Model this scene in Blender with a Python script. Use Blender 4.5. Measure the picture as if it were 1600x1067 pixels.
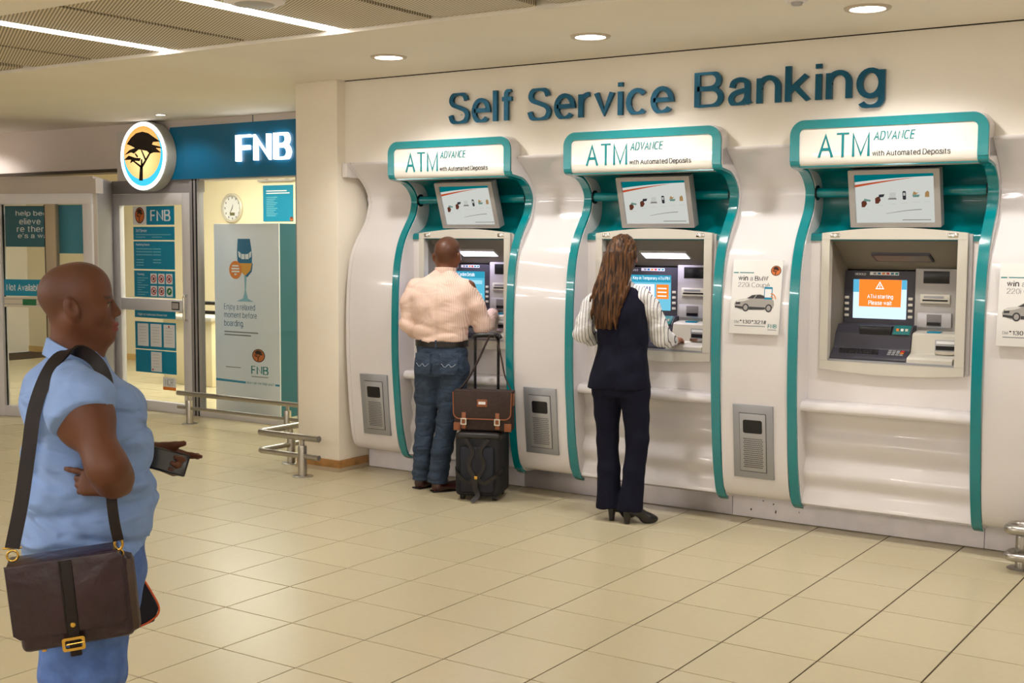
import bpy, bmesh, math, random
import numpy as np
from mathutils import Vector, Matrix
random.seed(7); rng = np.random.default_rng(7)
for _o in list(bpy.data.objects): bpy.data.objects.remove(_o)
S = bpy.context.scene
COL = S.collection
PI = math.pi
# ------------------------------------------------------------------ camera
CAM = (3.0369, -7.4722, 1.7233)
cam_d = bpy.data.cameras.new('camera'); cam_d.sensor_width = 36; cam_d.lens = 43.673; cam_d.clip_start = 0.05
cam = bpy.data.objects.new('camera', cam_d); COL.objects.link(cam); S.camera = cam
_yaw, _pit, _rol = 0.5905, -0.0792, 0.0048
_r = Vector((math.cos(_yaw), math.sin(_yaw), 0))
_f = Vector((-math.sin(_yaw)*math.cos(_pit), math.cos(_yaw)*math.cos(_pit), math.sin(_pit)))
_u = _r.cross(_f)
_R = _r*math.cos(_rol) + _u*math.sin(_rol); _U = -_r*math.sin(_rol) + _u*math.cos(_rol)
cam.matrix_world = Matrix(((_R.x, _U.x, -_f.x, CAM[0]), (_R.y, _U.y, -_f.y, CAM[1]), (_R.z, _U.z, -_f.z, CAM[2]), (0, 0, 0, 1)))
# ------------------------------------------------------------------ world, view
W = bpy.data.worlds.new('hall_air'); S.world = W; W.use_nodes = True
W.node_tree.nodes['Background'].inputs[0].default_value = (1.0, .955, .88, 1)
W.node_tree.nodes['Background'].inputs[1].default_value = 0.55
S.view_settings.view_transform = 'Standard'; S.view_settings.look = 'None'
S.view_settings.gamma = 1; S.view_settings.use_curve_mapping = False
S.view_settings.exposure = 0.27
STRIP_E, DISC_E, SPOT_W = 24.0, 14.0, 56.0
# ------------------------------------------------------------------ helpers
def lin(c):
    c = c/255.0
    return c/12.92 if c <= .04045 else ((c+.055)/1.055)**2.4
def rgb(r, g, b): return (lin(r), lin(g), lin(b), 1)
MATS = {}
def mat(name, col, rough=.5, metal=0, emit=0, ecol=None, alpha=1, trans=0, coat=0, spec=.5, noise=None, bump=None, obj_var=0, ior=1.45):
    """noise=(scale, amount) colour mottling; bump=(scale, strength, distance)"""
    if name in MATS: return MATS[name]
    m = bpy.data.materials.new(name); m.use_nodes = True; MATS[name] = m
    nt = m.node_tree; b = nt.nodes['Principled BSDF']
    b.inputs['Base Color'].default_value = col; b.inputs['Roughness'].default_value = rough
    b.inputs['Metallic'].default_value = metal; b.inputs['Alpha'].default_value = alpha
    b.inputs['Transmission Weight'].default_value = trans; b.inputs['Coat Weight'].default_value = coat
    b.inputs['Specular IOR Level'].default_value = spec; b.inputs['IOR'].default_value = ior
    if emit:
        b.inputs['Emission Color'].default_value = ecol or col; b.inputs['Emission Strength'].default_value = emit
    tc = nt.nodes.new('ShaderNodeTexCoord')
    csock = None
    if noise:
        n = nt.nodes.new('ShaderNodeTexNoise'); n.inputs['Scale'].default_value = noise[0]; n.inputs['Detail'].default_value = 5
        nt.links.new(tc.outputs['Object'], n.inputs['Vector'])
        mx = nt.nodes.new('ShaderNodeMix'); mx.data_type = 'RGBA'
        k = noise[1]
        mx.inputs[6].default_value = tuple(max(0, c*(1-k)) for c in col[:3])+(1,)
        mx.inputs[7].default_value = tuple(min(1, c*(1+k)) for c in col[:3])+(1,)
        mr = nt.nodes.new('ShaderNodeMapRange'); mr.inputs[1].default_value = .3; mr.inputs[2].default_value = .7
        nt.links.new(n.outputs['Fac'], mr.inputs[0]); nt.links.new(mr.outputs[0], mx.inputs[0])
        csock = mx.outputs[2]
    if obj_var:
        oi = nt.nodes.new('ShaderNodeObjectInfo')
        hs = nt.nodes.new('ShaderNodeHueSaturation')
        mr2 = nt.nodes.new('ShaderNodeMapRange'); mr2.inputs[3].default_value = 1-obj_var; mr2.inputs[4].default_value = 1+obj_var
        nt.links.new(oi.outputs['Random'], mr2.inputs[0]); nt.links.new(mr2.outputs[0], hs.inputs['Value'])
        hs.inputs['Color'].default_value = col
        if csock: nt.links.new(csock, hs.inputs['Color'])
        csock = hs.outputs[0]
    if csock: nt.links.new(csock, b.inputs['Base Color'])
    if bump:
        n2 = nt.nodes.new('ShaderNodeTexNoise'); n2.inputs['Scale'].default_value = bump[0]; n2.inputs['Detail'].default_value = 4
        nt.links.new(tc.outputs['Object'], n2.inputs['Vector'])
        bp = nt.nodes.new('ShaderNodeBump'); bp.inputs['Strength'].default_value = bump[1]; bp.inputs['Distance'].default_value = bump[2]
        nt.links.new(n2.outputs['Fac'], bp.inputs['Height']); nt.links.new(bp.outputs[0], b.inputs['Normal'])
    return m
def glow(name, col, s):
    if name in MATS: return MATS[name]
    m = bpy.data.materials.new(name); m.use_nodes = True; MATS[name] = m
    nt = m.node_tree; nt.nodes.remove(nt.nodes['Principled BSDF'])
    e = nt.nodes.new('ShaderNodeEmission'); e.inputs[0].default_value = col; e.inputs[1].default_value = s
    nt.links.new(e.outputs[0], nt.nodes['Material Output'].inputs[0]); return m
def glass_mat(name, tint, refl=.08):
    if name in MATS: return MATS[name]
    m = bpy.data.materials.new(name); m.use_nodes = True; MATS[name] = m
    nt = m.node_tree; nt.nodes.remove(nt.nodes['Principled BSDF'])
    t = nt.nodes.new('ShaderNodeBsdfTransparent'); t.inputs[0].default_value = tint
    g = nt.nodes.new('ShaderNodeBsdfGlossy'); g.inputs['Roughness'].default_value = .02
    fr = nt.nodes.new('ShaderNodeFresnel'); fr.inputs[0].default_value = 1.45
    mx = nt.nodes.new('ShaderNodeMixShader')
    ge = nt.nodes.new('ShaderNodeNewGeometry'); sb_ = nt.nodes.new('ShaderNodeMath'); sb_.operation = 'SUBTRACT'; sb_.inputs[0].default_value = 1
    ml = nt.nodes.new('ShaderNodeMath'); ml.operation = 'MULTIPLY'
    nt.links.new(ge.outputs['Backfacing'], sb_.inputs[1]); nt.links.new(fr.outputs[0], ml.inputs[0]); nt.links.new(sb_.outputs[0], ml.inputs[1])
    nt.links.new(ml.outputs[0], mx.inputs[0]); nt.links.new(t.outputs[0], mx.inputs[1]); nt.links.new(g.outputs[0], mx.inputs[2])
    nt.links.new(mx.outputs[0], nt.nodes['Material Output'].inputs[0]); return m

def wrinkle(m, scale, strength, dist=.03):
    nt = m.node_tree; b = nt.nodes['Principled BSDF']
    tc = nt.nodes.new('ShaderNodeTexCoord'); mp = nt.nodes.new('ShaderNodeMapping'); mp.inputs['Scale'].default_value = scale; mp.inputs['Rotation'].default_value = (.25, .3, 0)
    n = nt.nodes.new('ShaderNodeTexNoise'); n.inputs['Scale'].default_value = 1; n.inputs['Detail'].default_value = 1.6; n.inputs['Distortion'].default_value = .7
    bp = nt.nodes.new('ShaderNodeBump'); bp.inputs['Strength'].default_value = strength; bp.inputs['Distance'].default_value = dist
    nt.links.new(tc.outputs['Object'], mp.inputs[0]); nt.links.new(mp.outputs[0], n.inputs['Vector']); nt.links.new(n.outputs['Fac'], bp.inputs['Height'])
    for l in list(nt.links):
        if l.to_socket == b.inputs['Normal']: nt.links.new(l.from_socket, bp.inputs['Normal'])
    nt.links.new(bp.outputs[0], b.inputs['Normal'])
    return m
def link(name, me, m=None, parent=None):
    o = bpy.data.objects.new(name, me); COL.objects.link(o)
    if m is not None and len(me.materials) == 0: me.materials.append(m)
    if parent is not None: o.parent = parent
    return o
def tag(o, label=None, cat=None, group=None, kind=None):
    if label: o['label'] = label
    if cat: o['category'] = cat
    if group: o['group'] = group
    if kind: o['kind'] = kind
    return o
def empty(name, loc=(0, 0, 0), rz=0, rx=0, label=None, cat=None, group=None, kind=None):
    o = bpy.data.objects.new(name, None); COL.objects.link(o); o.empty_display_size = .1
    o.location = loc; o.rotation_euler = (rx, 0, rz)
    return tag(o, label, cat, group, kind)
def bm_mesh(bm, name, smooth=None):
    bmesh.ops.recalc_face_normals(bm, faces=bm.faces)
    me = bpy.data.meshes.new(name); bm.to_mesh(me); bm.free()
    if smooth is not None:
        me.polygons.foreach_set('use_smooth', [True]*len(me.polygons))
        if smooth < 180: me.set_sharp_from_angle(angle=math.radians(smooth))
    return me
def bm_box(bm, x0, x1, y0, y1, z0, z1):
    v = [bm.verts.new((x, y, z)) for x in (x0, x1) for y in (y0, y1) for z in (z0, z1)]
    for f in ((0, 1, 3, 2), (4, 6, 7, 5), (0, 4, 5, 1), (2, 3, 7, 6), (0, 2, 6, 4), (1, 5, 7, 3)):
        bm.faces.new([v[i] for i in f])
def box(name, x0, x1, y0, y1, z0, z1, m, parent=None, bev=0, seg=2):
    bm = bmesh.new(); bm_box(bm, x0, x1, y0, y1, z0, z1)
    if bev: bmesh.ops.bevel(bm, geom=list(bm.edges), offset=bev, segments=seg, affect='EDGES', profile=.5)
    return link(name, bm_mesh(bm, name, 40 if bev else None), m, parent)
def prism(name, pts, axis, a, b, m, parent=None, smooth=35, bev=0):
    """closed polygon pts extruded along axis: 'x' pts=(y,z); 'y' pts=(x,z); 'z' pts=(x,y)"""
    bm = bmesh.new()
    def P(p, t):
        return {'x': (t, p[0], p[1]), 'y': (p[0], t, p[1]), 'z': (p[0], p[1], t)}[axis]
    A = [bm.verts.new(P(p, a)) for p in pts]; B = [bm.verts.new(P(p, b)) for p in pts]
    n = len(pts)
    bm.faces.new(A); bm.faces.new(B[::-1])
    for i in range(n): bm.faces.new((A[i], A[(i+1) % n], B[(i+1) % n], B[i]))
    if bev:
        es = [e for e in bm.edges if (e.verts[0] in A and e.verts[1] in A) or (e.verts[0] in B and e.verts[1] in B)]
        bmesh.ops.bevel(bm, geom=es, offset=bev, segments=2, affect='EDGES', profile=.5)
    return link(name, bm_mesh(bm, name, smooth), m, parent)
def ring(name, outer, inner, axis, a, b, m, parent=None, smooth=35):
    """ring between two loops with equal counts, extruded"""
    bm = bmesh.new()
    def P(p, t):
        return {'x': (t, p[0], p[1]), 'y': (p[0], t, p[1]), 'z': (p[0], p[1], t)}[axis]
    L = [[bm.verts.new(P(p, t)) for p in lp] for lp in (outer, inner) for t in (a, b)]
    n = len(outer)
    for i in range(n):
        j = (i+1) % n
        bm.faces.new((L[0][i], L[0][j], L[2][j], L[2][i])); bm.faces.new((L[1][i], L[3][i], L[3][j], L[1][j]))
        bm.faces.new((L[0][i], L[1][i], L[1][j], L[0][j])); bm.faces.new((L[2][i], L[2][j], L[3][j], L[3][i]))
    return link(name, bm_mesh(bm, name, smooth), m, parent)
def rrect(x0, x1, z0, z1, r, n=6):
    rs = r if isinstance(r, (tuple, list)) else (r,)*4      # bl, br, tr, tl
    c = [(x0, z0, 180), (x1, z0, 270), (x1, z1, 0), (x0, z1, 90)]
    sg = [(1, 1), (-1, 1), (-1, -1), (1, -1)]
    out = []
    for (cx, cz, a0), (sx, sz), q in zip(c, sg, rs):
        q = max(q, 1e-4)
        for i in range(n+1):
            a = math.radians(a0+90*i/n); out.append((cx+sx*q+q*math.cos(a), cz+sz*q+q*math.sin(a)))
    return out
def bm_tube(bm, path, rad, seg=12, cap=True, flat=None, up=None):
    """tube along path; rad a number or list; flat=(a,b) -> elliptical/box strap section"""
    path = [Vector(p) for p in path]; n = len(path); rings = []
    ref = Vector(up) if up else None
    prev = None
    for i, p in enumerate(path):
        t = (path[min(i+1, n-1)]-path[max(i-1, 0)]).normalized()
        if ref is not None: s = ref - t*ref.dot(t)
        elif prev is None:
            a = Vector((0, 0, 1)) if abs(t.z) < .9 else Vector((1, 0, 0)); s = a - t*a.dot(t)
        else: s = prev - t*prev.dot(t)
        s.normalize(); prev = s; q = t.cross(s)
        r = rad[i] if isinstance(rad, (list, tuple)) else rad
        vs = []
        if flat:
            for (ca, cb) in ((1, 1), (-1, 1), (-1, -1), (1, -1)): vs.append(bm.verts.new(p + s*flat[0]*ca*.5 + q*flat[1]*cb*.5))
        else:
            for k in range(seg):
                an = 2*PI*k/seg; vs.append(bm.verts.new(p + s*r*math.cos(an) + q*r*math.sin(an)))
        rings.append(vs)
    m_ = len(rings[0])
    for A, B in zip(rings[:-1], rings[1:]):
        for k in range(m_): bm.faces.new((A[k], A[(k+1) % m_], B[(k+1) % m_], B[k]))
    if cap:
        bm.faces.new(rings[0][::-1]); bm.faces.new(rings[-1])
def tube(name, path, rad, m, parent=None, seg=12, flat=None, up=None, cap=True):
    bm = bmesh.new(); bm_tube(bm, path, rad, seg, cap, flat, up)
    return link(name, bm_mesh(bm, name, 40), m, parent)
def arc_path(pts, r=.04, n=5):
    """round the inner corners of a polyline"""
    pts = [Vector(p) for p in pts]; out = [pts[0]]
    for a, b, c in zip(pts[:-2], pts[1:-1], pts[2:]):
        u = (a-b).normalized(); v = (c-b).normalized(); rr = min(r, (a-b).length*.45, (c-b).length*.45)
        p, q = b+u*rr, b+v*rr
        for i in range(n+1):
            t = i/n; out.append(p*(1-t)**2 + b*2*t*(1-t) + q*t*t)
    return out+[pts[-1]]
def lathe(name, prof, m, parent=None, seg=32, axis='z', loc=(0, 0, 0), smooth=35, cap=True):
    bm = bmesh.new(); rings = []
    for r, h in prof:
        vs = []
        for k in range(seg):
            a = 2*PI*k/seg; c, s_ = r*math.cos(a), r*math.sin(a)
            v = {'z': (c, s_, h), 'y': (c, h, s_), 'x': (h, c, s_)}[axis]
            vs.append(bm.verts.new((v[0]+loc[0], v[1]+loc[1], v[2]+loc[2])))
        rings.append(vs)
    for A, B in zip(rings[:-1], rings[1:]):
        for k in range(seg): bm.faces.new((A[k], A[(k+1) % seg], B[(k+1) % seg], B[k]))
    if not cap:
        for k in range(seg): bm.faces.new((rings[-1][k], rings[-1][(k+1) % seg], rings[0][(k+1) % seg], rings[0][k]))
    if cap and prof[0][0] > 1e-6: bm.faces.new(rings[0][::-1])
    if cap and prof[-1][0] > 1e-6: bm.faces.new(rings[-1])
    bmesh.ops.remove_doubles(bm, verts=bm.verts, dist=1e-7)
    return link(name, bm_mesh(bm, name, smooth), m, parent)
def smooth_curve(pts, n=6):
    """Catmull-Rom through points"""
    P = [Vector(p) for p in pts]; P = [P[0]*2-P[1]]+P+[P[-1]*2-P[-2]]; out = []
    for i in range(1, len(P)-2):
        a, b, c, d = P[i-1:i+3]
        for k in range(n):
            t = k/n
            out.append(.5*((2*b)+(c-a)*t+(2*a-5*b+4*c-d)*t*t+(3*b-a-3*c+d)*t**3))
    out.append(P[-2]); return out
# ------------------------------------------------------------------ plain grotesque lettering drawn as strokes
def _A(cx, cy, rx, ry, a0, a1, n=14): return [(cx+rx*math.cos(math.radians(a0+(a1-a0)*i/n)), cy+ry*math.sin(math.radians(a0+(a1-a0)*i/n))) for i in range(n+1)]
def _C(pts, n=4): return [(v.x, v.y) for v in smooth_curve([(a, b, 0) for a, b in pts], n)]
_S = [(.57, .75), (.5, .92), (.3, 1), (.1, .93), (.03, .76), (.1, .62), (.3, .53), (.52, .42), (.6, .26), (.52, .07), (.3, 0), (.08, .07), (0, .27)]
_s = [(.43, .53), (.37, .67), (.23, .72), (.08, .67), (.03, .54), (.1, .44), (.23, .385), (.38, .31), (.45, .19), (.38, .05), (.23, 0), (.06, .05), (0, .2)]
_o = _A(.25, .36, .25, .36, 0, 360, 24)
def _arch(x): return [(x, 0), (x, .72)], [(x, .40)]+_A(x+.22, .45, .22, .27, 180, 0)+[(x+.44, 0)]
GLY = {
 'A': (.68, [[(0, 0), (.34, 1), (.68, 0)], [(.115, .34), (.565, .34)]]), 'B': (.60, [[(0, 0), (0, 1), (.32, 1)]+_A(.32, .765, .22, .235, 90, -90)+[(0, .53)], [(.32, .53)]+_A(.34, .265, .25, .265, 90, -90)+[(0, 0)]]),
 'C': (.70, [_A(.37, .5, .37, .5, 48, 312, 22)]), 'D': (.64, [[(0, 0), (0, 1), (.26, 1)]+_A(.26, .5, .38, .5, 90, -90, 20)+[(0, 0), (0, .05)]]), 'E': (.54, [[(.54, 0), (0, 0), (0, 1), (.54, 1)], [(0, .53), (.49, .53)]]),
 'F': (.50, [[(0, 0), (0, 1), (.50, 1)], [(0, .52), (.44, .52)]]), 'I': (.0, [[(0, 0), (0, 1)]]), 'K': (.6, [[(0, 0), (0, 1)], [(.58, 1), (0, .36)], [(.19, .58), (.62, 0)]]), 'L': (.48, [[(0, 1), (0, 0), (.48, 0)]]),
 'M': (.76, [[(0, 0), (0, 1), (.38, 0), (.76, 1), (.76, 0)]]), 'N': (.62, [[(0, 0), (0, 1), (.62, 0), (.62, 1)]]), 'O': (.76, [_A(.38, .5, .38, .5, 0, 360, 28)]), 'P': (.58, [[(0, 0), (0, 1), (.32, 1)]+_A(.32, .73, .26, .27, 90, -90)+[(0, .46)]]),
 'R': (.62, [[(0, 0), (0, 1), (.34, 1)]+_A(.34, .755, .25, .245, 90, -90)+[(0, .51)], [(.32, .51), (.6, 0)]]), 'S': (.60, [_C(_S)]), 'T': (.62, [[(0, 1), (.62, 1)], [(.31, 0), (.31, 1)]]), 'V': (.64, [[(0, 1), (.32, 0), (.64, 1)]]),
 'W': (.92, [[(0, 1), (.23, 0), (.46, 1), (.69, 0), (.92, 1)]]),
 'a': (.46, [_C([(.03, .5), (.08, .66), (.23, .72), (.38, .66), (.41, .5), (.41, .12), (.48, .0)]), _C([(.41, .42), (.24, .385), (.08, .32), (.01, .18), (.07, .03), (.2, 0), (.33, .07), (.41, .22)])]),
 'b': (.5, [_o, [(0, 0), (0, 1)]]), 'c': (.46, [_A(.25, .36, .25, .36, 42, 318, 18)]), 'd': (.5, [_o, [(.5, 0), (.5, 1)]]), 'e': (.5, [[(.01, .38), (.5, .38)]+_A(.25, .36, .25, .36, 8, 322, 20)]),
 'f': (.34, [[(.14, 0), (.14, .82)]+_A(.32, .83, .18, .17, 180, 95, 6), [(0, .70), (.33, .70)]]), 'g': (.48, [_A(.24, .37, .24, .35, 0, 360, 22), [(.48, .72), (.48, -.04)]+_A(.25, -.06, .23, .22, 0, -155, 12)]),
 'h': (.44, [[(0, 0), (0, 1)], _arch(0)[1]]), 'i': (.0, [[(0, 0), (0, .72)], [(0, .87), (0, 1)]]), 'j': (.1, [[(.1, .72), (.1, -.12)]+_A(0, -.12, .1, .14, 0, -90, 5), [(.1, .87), (.1, 1)]]), 'k': (.46, [[(0, 0), (0, 1)], [(.43, .72), (.0, .26)], [(.15, .43), (.47, 0)]]),
 'l': (.0, [[(0, 0), (0, 1)]]), 'm': (.76, [[(0, 0), (0, .72)], [(0, .40)]+_A(.19, .47, .19, .25, 180, 0)+[(.38, 0)], [(.38, .40)]+_A(.57, .47, .19, .25, 180, 0)+[(.76, 0)]]), 'n': (.44, list(_arch(0))),
 'o': (.5, [_o]), 'p': (.5, [_o, [(0, .72), (0, -.28)]]), 'q': (.5, [_o, [(.5, .72), (.5, -.28)]]), 'r': (.28, [[(0, 0), (0, .72)], [(0, .40)]+_A(.25, .43, .25, .28, 175, 88, 8)]), 's': (.45, [_C(_s)]), 't': (.32, [[(.13, .92), (.13, .13)]+_A(.27, .14, .14, .14, 180, 275, 6), [(0, .70), (.31, .70)]]),
 'u': (.44, [[(0, .72), (0, .27)]+_A(.22, .27, .22, .27, 180, 360)+[(.44, .30)], [(.44, .72), (.44, 0)]]), 'v': (.46, [[(0, .72), (.23, 0), (.46, .72)]]), 'w': (.70, [[(0, .72), (.175, 0), (.35, .72), (.525, 0), (.70, .72)]]), 'x': (.45, [[(0, 0), (.45, .72)], [(0, .72), (.45, 0)]]), 'y': (.46, [[(0, .72), (.23, .02)], [(.46, .72), (.2, -.12)]+_A(.1, -.12, .1, .14, 0, -95, 5)]), 'z': (.42, [[(0, .72), (.42, .72), (0, 0), (.42, 0)]]),
 '0': (.5, [_A(.25, .5, .25, .5, 0, 360, 26)]), '1': (.3, [[(.02, .78), (.24, 1), (.24, 0)]]), '2': (.52, [_C([(.02, .72), (.08, .92), (.26, 1), (.45, .92), (.48, .73), (.38, .5), (.12, .22), (0, 0)])+[(.52, 0)]]),
 '3': (.5, [_C([(.02, .8), (.1, .95), (.25, 1), (.42, .93), (.46, .76), (.38, .59), (.2, .54)]), _C([(.2, .54), (.42, .46), (.5, .27), (.42, .07), (.25, 0), (.08, .06), (0, .22)])]),
 '4': (.54, [[(.40, 0), (.40, 1), (0, .28), (.54, .28)]]), '7': (.5, [[(0, 1), (.5, 1), (.18, 0)]]), '*': (.34, [[(.17, .62), (.17, 1)], [(0, .72), (.34, .9)], [(0, .9), (.34, .72)]]), '#': (.5, [[(.08, 0), (.2, 1)], [(.32, 0), (.44, 1)], [(0, .33), (.46, .33)], [(.05, .68), (.5, .68)]]),
 '.': (0, [[(0, -.05), (0, .07)]]), '-': (.28, [[(0, .37), (.28, .37)]]), "'": (0, [[(0, .78), (0, 1)]]), '/': (.3, [[(0, 0), (.3, 1)]]), '?': (.45, [_C([(0, .76), (.06, .93), (.22, 1), (.39, .93), (.43, .76), (.36, .6), (.24, .48), (.22, .28)]), [(.22, -.05), (.22, .07)]]),
 '\u00e9': (.5, [[(.01, .38), (.5, .38)]+_A(.25, .36, .25, .36, 8, 322, 20), [(.2, .84), (.34, 1.02)]]),
}
def stroke_bm(bm, path, w, top=1.0):
    """flat ribbon of width w with mitred corners, from z=0 to z=1"""
    P_ = [Vector((a, b)) for a, b in path]
    P_ = [p for i, p in enumerate(P_) if i == 0 or (p-P_[i-1]).length > 1e-4]
    closed = len(P_) > 3 and (P_[0]-P_[-1]).length < 1e-3
    if closed: P_ = P_[:-1]
    n = len(P_); Lf, Rt = [], []
    for i in range(n):
        a = P_[i-1] if (i > 0 or closed) else None; c = P_[(i+1) % n] if (i < n-1 or closed) else None; b = P_[i]
        d1 = (b-a).normalized() if a is not None else None; d2 = (c-b).normalized() if c is not None else None
        if d1 is None: d1 = d2
        if d2 is None: d2 = d1
        nn = Vector((-d1.y-d2.y, d1.x+d2.x)); 
        if nn.length < 1e-4: nn = Vector((-d1.y, d1.x))
        nn.normalize(); co = max(.36, nn.dot(Vector((-d1.y, d1.x)))); o = nn*(w/2/co)
        Lf.append(b+o); Rt.append(b-o)
    vs = [[bm.verts.new((p.x, p.y, z)) for p in L_] for L_ in (Lf, Rt) for z in (0, top)]
    rg = range(n) if closed else range(n-1)
    for i in rg:
        j = (i+1) % n
        bm.faces.new((vs[1][i], vs[3][i], vs[3][j], vs[1][j])); bm.faces.new((vs[0][i], vs[0][j], vs[2][j], vs[2][i]))
        bm.faces.new((vs[0][i], vs[1][i], vs[1][j], vs[0][j])); bm.faces.new((vs[2][i], vs[2][j], vs[3][j], vs[3][i]))
    if not closed:
        for i in (0, n-1): bm.faces.new((vs[0][i], vs[2][i], vs[3][i], vs[1][i]))
def grotesk(s, w=.12, track=.0):
    """list of (char, bmesh, x0, x1) laid out on a line; cap height 1"""
    x = 0; out = []; gap = w+.10+track
    for ch in s:
        if ch == ' ': x += .30+track; continue
        adv, paths = GLY[ch]; bm = bmesh.new()
        for q_, p in enumerate(paths): stroke_bm(bm, p, w, 1-.07*q_)
        x += w/2
        # keep strokes inside cap height and baseline
        for v in bm.verts:
            y = v.co.y
            v.co.y = min(max(y, -.30), 1.06) if ch in 'gjpqy\u00e9' else min(max(y, -.012), 1.012)
            v.co.x += x
        out.append((ch, bm, x-w/2, x+adv+w/2)); x += adv+w/2+.10+track
        if ch in 'fr': x -= .05
    return out
def txt(name, s, x0, x1, z0, z1, y, m, parent=None, shear=0, offset=0, depth=.0006, space=1.0, keep=False, w=None):
    """lettering fitted to the box x0..x1, z0..z1 on a plane facing -y; front face at y-depth"""
    w = w if w else max(.06, .115+offset*2.2)
    G = grotesk(s, w); co = []; faces = []; k = 0
    for ch, bm, a, b in G:
        bm.verts.index_update()
        co += [tuple(v.co) for v in bm.verts]; faces += [[v.index+k for v in f.verts] for f in bm.faces]; k += len(bm.verts); bm.free()
    co = np.array(co); co[:, 0] += shear*co[:, 1]
    lo, hi = co.min(0), co.max(0); u = (co-lo)/np.maximum(hi-lo, 1e-6)
    out = np.stack([x0+u[:, 0]*(x1-x0), y-u[:, 2]*depth, z0+u[:, 1]*(z1-z0)], 1)
    me = bpy.data.meshes.new(name); me.from_pydata([tuple(p) for p in out], [], faces); me.update()
    return link(name, me, m, parent)
def letters(root, s, x0, x1, zb, zcap, y, m, depth, w=.14):
    G = grotesk(s, w); X0 = G[0][2]; X1 = G[-1][3]; sc = (x1-x0)/(X1-X0)
    for ch, bm, a, b in G:
        for v in bm.verts: v.co = ((v.co.x-X0)*sc+x0, y-v.co.z*depth, zb+v.co.y*(zcap-zb))
        link('letter', bm_mesh(bm, 'letter'), m, root)
def poly(name, pts, y, m, parent=None, depth=.0006):
    """thin printed shape, pts (x,z), front at y-depth"""
    return prism(name, pts, 'y', y-depth, y, m, parent, smooth=None)
def ell_pts(cx, cz, rx, rz, n=28): return [(cx+rx*math.cos(2*PI*i/n), cz+rz*math.sin(2*PI*i/n)) for i in range(n)]
def copy_tree(o, parent=None):
    c = o.copy(); COL.objects.link(c); c.parent = parent
    for ch in list(o.children): copy_tree(ch, c)
    return c
# ------------------------------------------------------------------ materials
M_white = mat('gloss_white_shell', rgb(222, 217, 218), .11, coat=.5, noise=(3, .015))
M_whitem = mat('matt_white_panel', rgb(228, 222, 220), .4)
M_teal = mat('teal_gloss', rgb(0, 128, 136), .15, coat=.6)
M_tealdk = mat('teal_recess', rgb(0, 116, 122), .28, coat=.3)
M_wall = mat('cream_paint', rgb(238, 231, 220), .55, noise=(2.5, .02), bump=(60, .04, .002))
M_ceil = mat('ceiling_paint', rgb(240, 233, 220), .8, noise=(1.5, .02))
M_pillar = mat('pillar_paint', rgb(240, 231, 216), .5, noise=(3, .03), bump=(50, .04, .002))
M_tile = mat('beige_porcelain', rgb(200, 188, 156), .27, noise=(30, .012), obj_var=.02, spec=.5)
M_grout = mat('brown_grout', rgb(66, 48, 32), .9)
M_steel = mat('brushed_steel', rgb(176, 172, 166), .28, metal=1, noise=(40, .06))
M_kick = mat('steel_kick_panel', rgb(196, 192, 200), .32, metal=.75, noise=(5, .12))
M_kickw = mat('scuffed_white_kick', rgb(242, 238, 246), .45, noise=(9, .05))
M_dark = mat('charcoal_plastic', rgb(58, 56, 66), .35)
M_black = mat('black_plastic', rgb(18, 18, 22), .25)
M_cream = mat('atm_cream_plastic', rgb(204, 199, 188), .4)
M_grey = mat('grey_panel_plastic', rgb(172, 168, 166), .38)
M_greym = mat('grey_metal_plate', rgb(158, 160, 166), .35, metal=.5)
M_silver = mat('silver_frame', rgb(168, 165, 165), .35, metal=.4)
M_chrome = mat('chrome', rgb(225, 225, 228), .1, metal=1)
M_alu = mat('white_aluminium', rgb(214, 211, 216), .35)
M_alug = mat('grey_aluminium', rgb(150, 146, 150), .4)
M_fnb = mat('petrol_sign', rgb(0, 98, 140), .35)
M_post = mat('turquoise_print', rgb(0, 134, 172), .45)
M_paper = mat('white_print', rgb(232, 232, 234), .4)
M_orange = mat('orange_print', rgb(226, 128, 40), .45)
M_ink = mat('dark_ink', rgb(40, 38, 42), .5)
M_inkg = mat('grey_ink', rgb(130, 132, 138), .5)
M_tealink = mat('teal_ink', rgb(0, 124, 132), .45)
M_blueink = mat('blue_ink', rgb(0, 104, 146), .45)
M_red = mat('red_ink', rgb(190, 40, 40), .5)
M_wood = mat('varnished_skirting', rgb(168, 122, 70), .4, noise=(12, .25))
M_glass = glass_mat('clear_glass', (.94, .97, .97, 1))
M_inner = mat('store_cream_wall', rgb(240, 228, 196), .6)
# ------------------------------------------------------------------ floor with single tiles
T = .43; CZ = 2.91
def cam_px(p):
    d = Vector(p)-Vector(CAM); z = d.dot(_f)
    if z < .3: return None
    k = 1941.02/z
    return (800+k*d.dot(_R), 533.5-k*d.dot(_U))
bm = bmesh.new(); bm_box(bm, -14, 8, -14, 5.2, -.06, -.004)
floor = tag(link('floor', bm_mesh(bm, 'floor'), M_grout), kind='structure')
g = .0036
bm = bmesh.new(); bm_box(bm, g, T-g, -T+g, -g, -.02, 0)
bmesh.ops.bevel(bm, geom=[e for e in bm.edges if e.verts[0].co.z > -.001 and e.verts[1].co.z > -.001], offset=.0012, segments=1, affect='EDGES')
tile_me = bm_mesh(bm, 'tile'); tile_me.materials.append(M_tile)
cands = []; rest = []
for c in range(-30, 17):
    for r in range(-12, 31):
        x0, y1 = c*T, -r*T
        if x0 >= -3.2 and r < 0: continue
        pts = [cam_px((x0+a*T, y1-b*T, 0)) for a in (0, 1) for b in (0, 1)]
        area = 0
        if all(p is not None for p in pts):
            xs = [min(max(p[0], 0), 1600) for p in pts]; ys = [min(max(p[1], 0), 1067) for p in pts]
            area = (max(xs)-min(xs))*(max(ys)-min(ys))
            if y1 > 1.0: area = 0
        (cands if area > 60 else rest).append((area, c, r))
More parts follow.
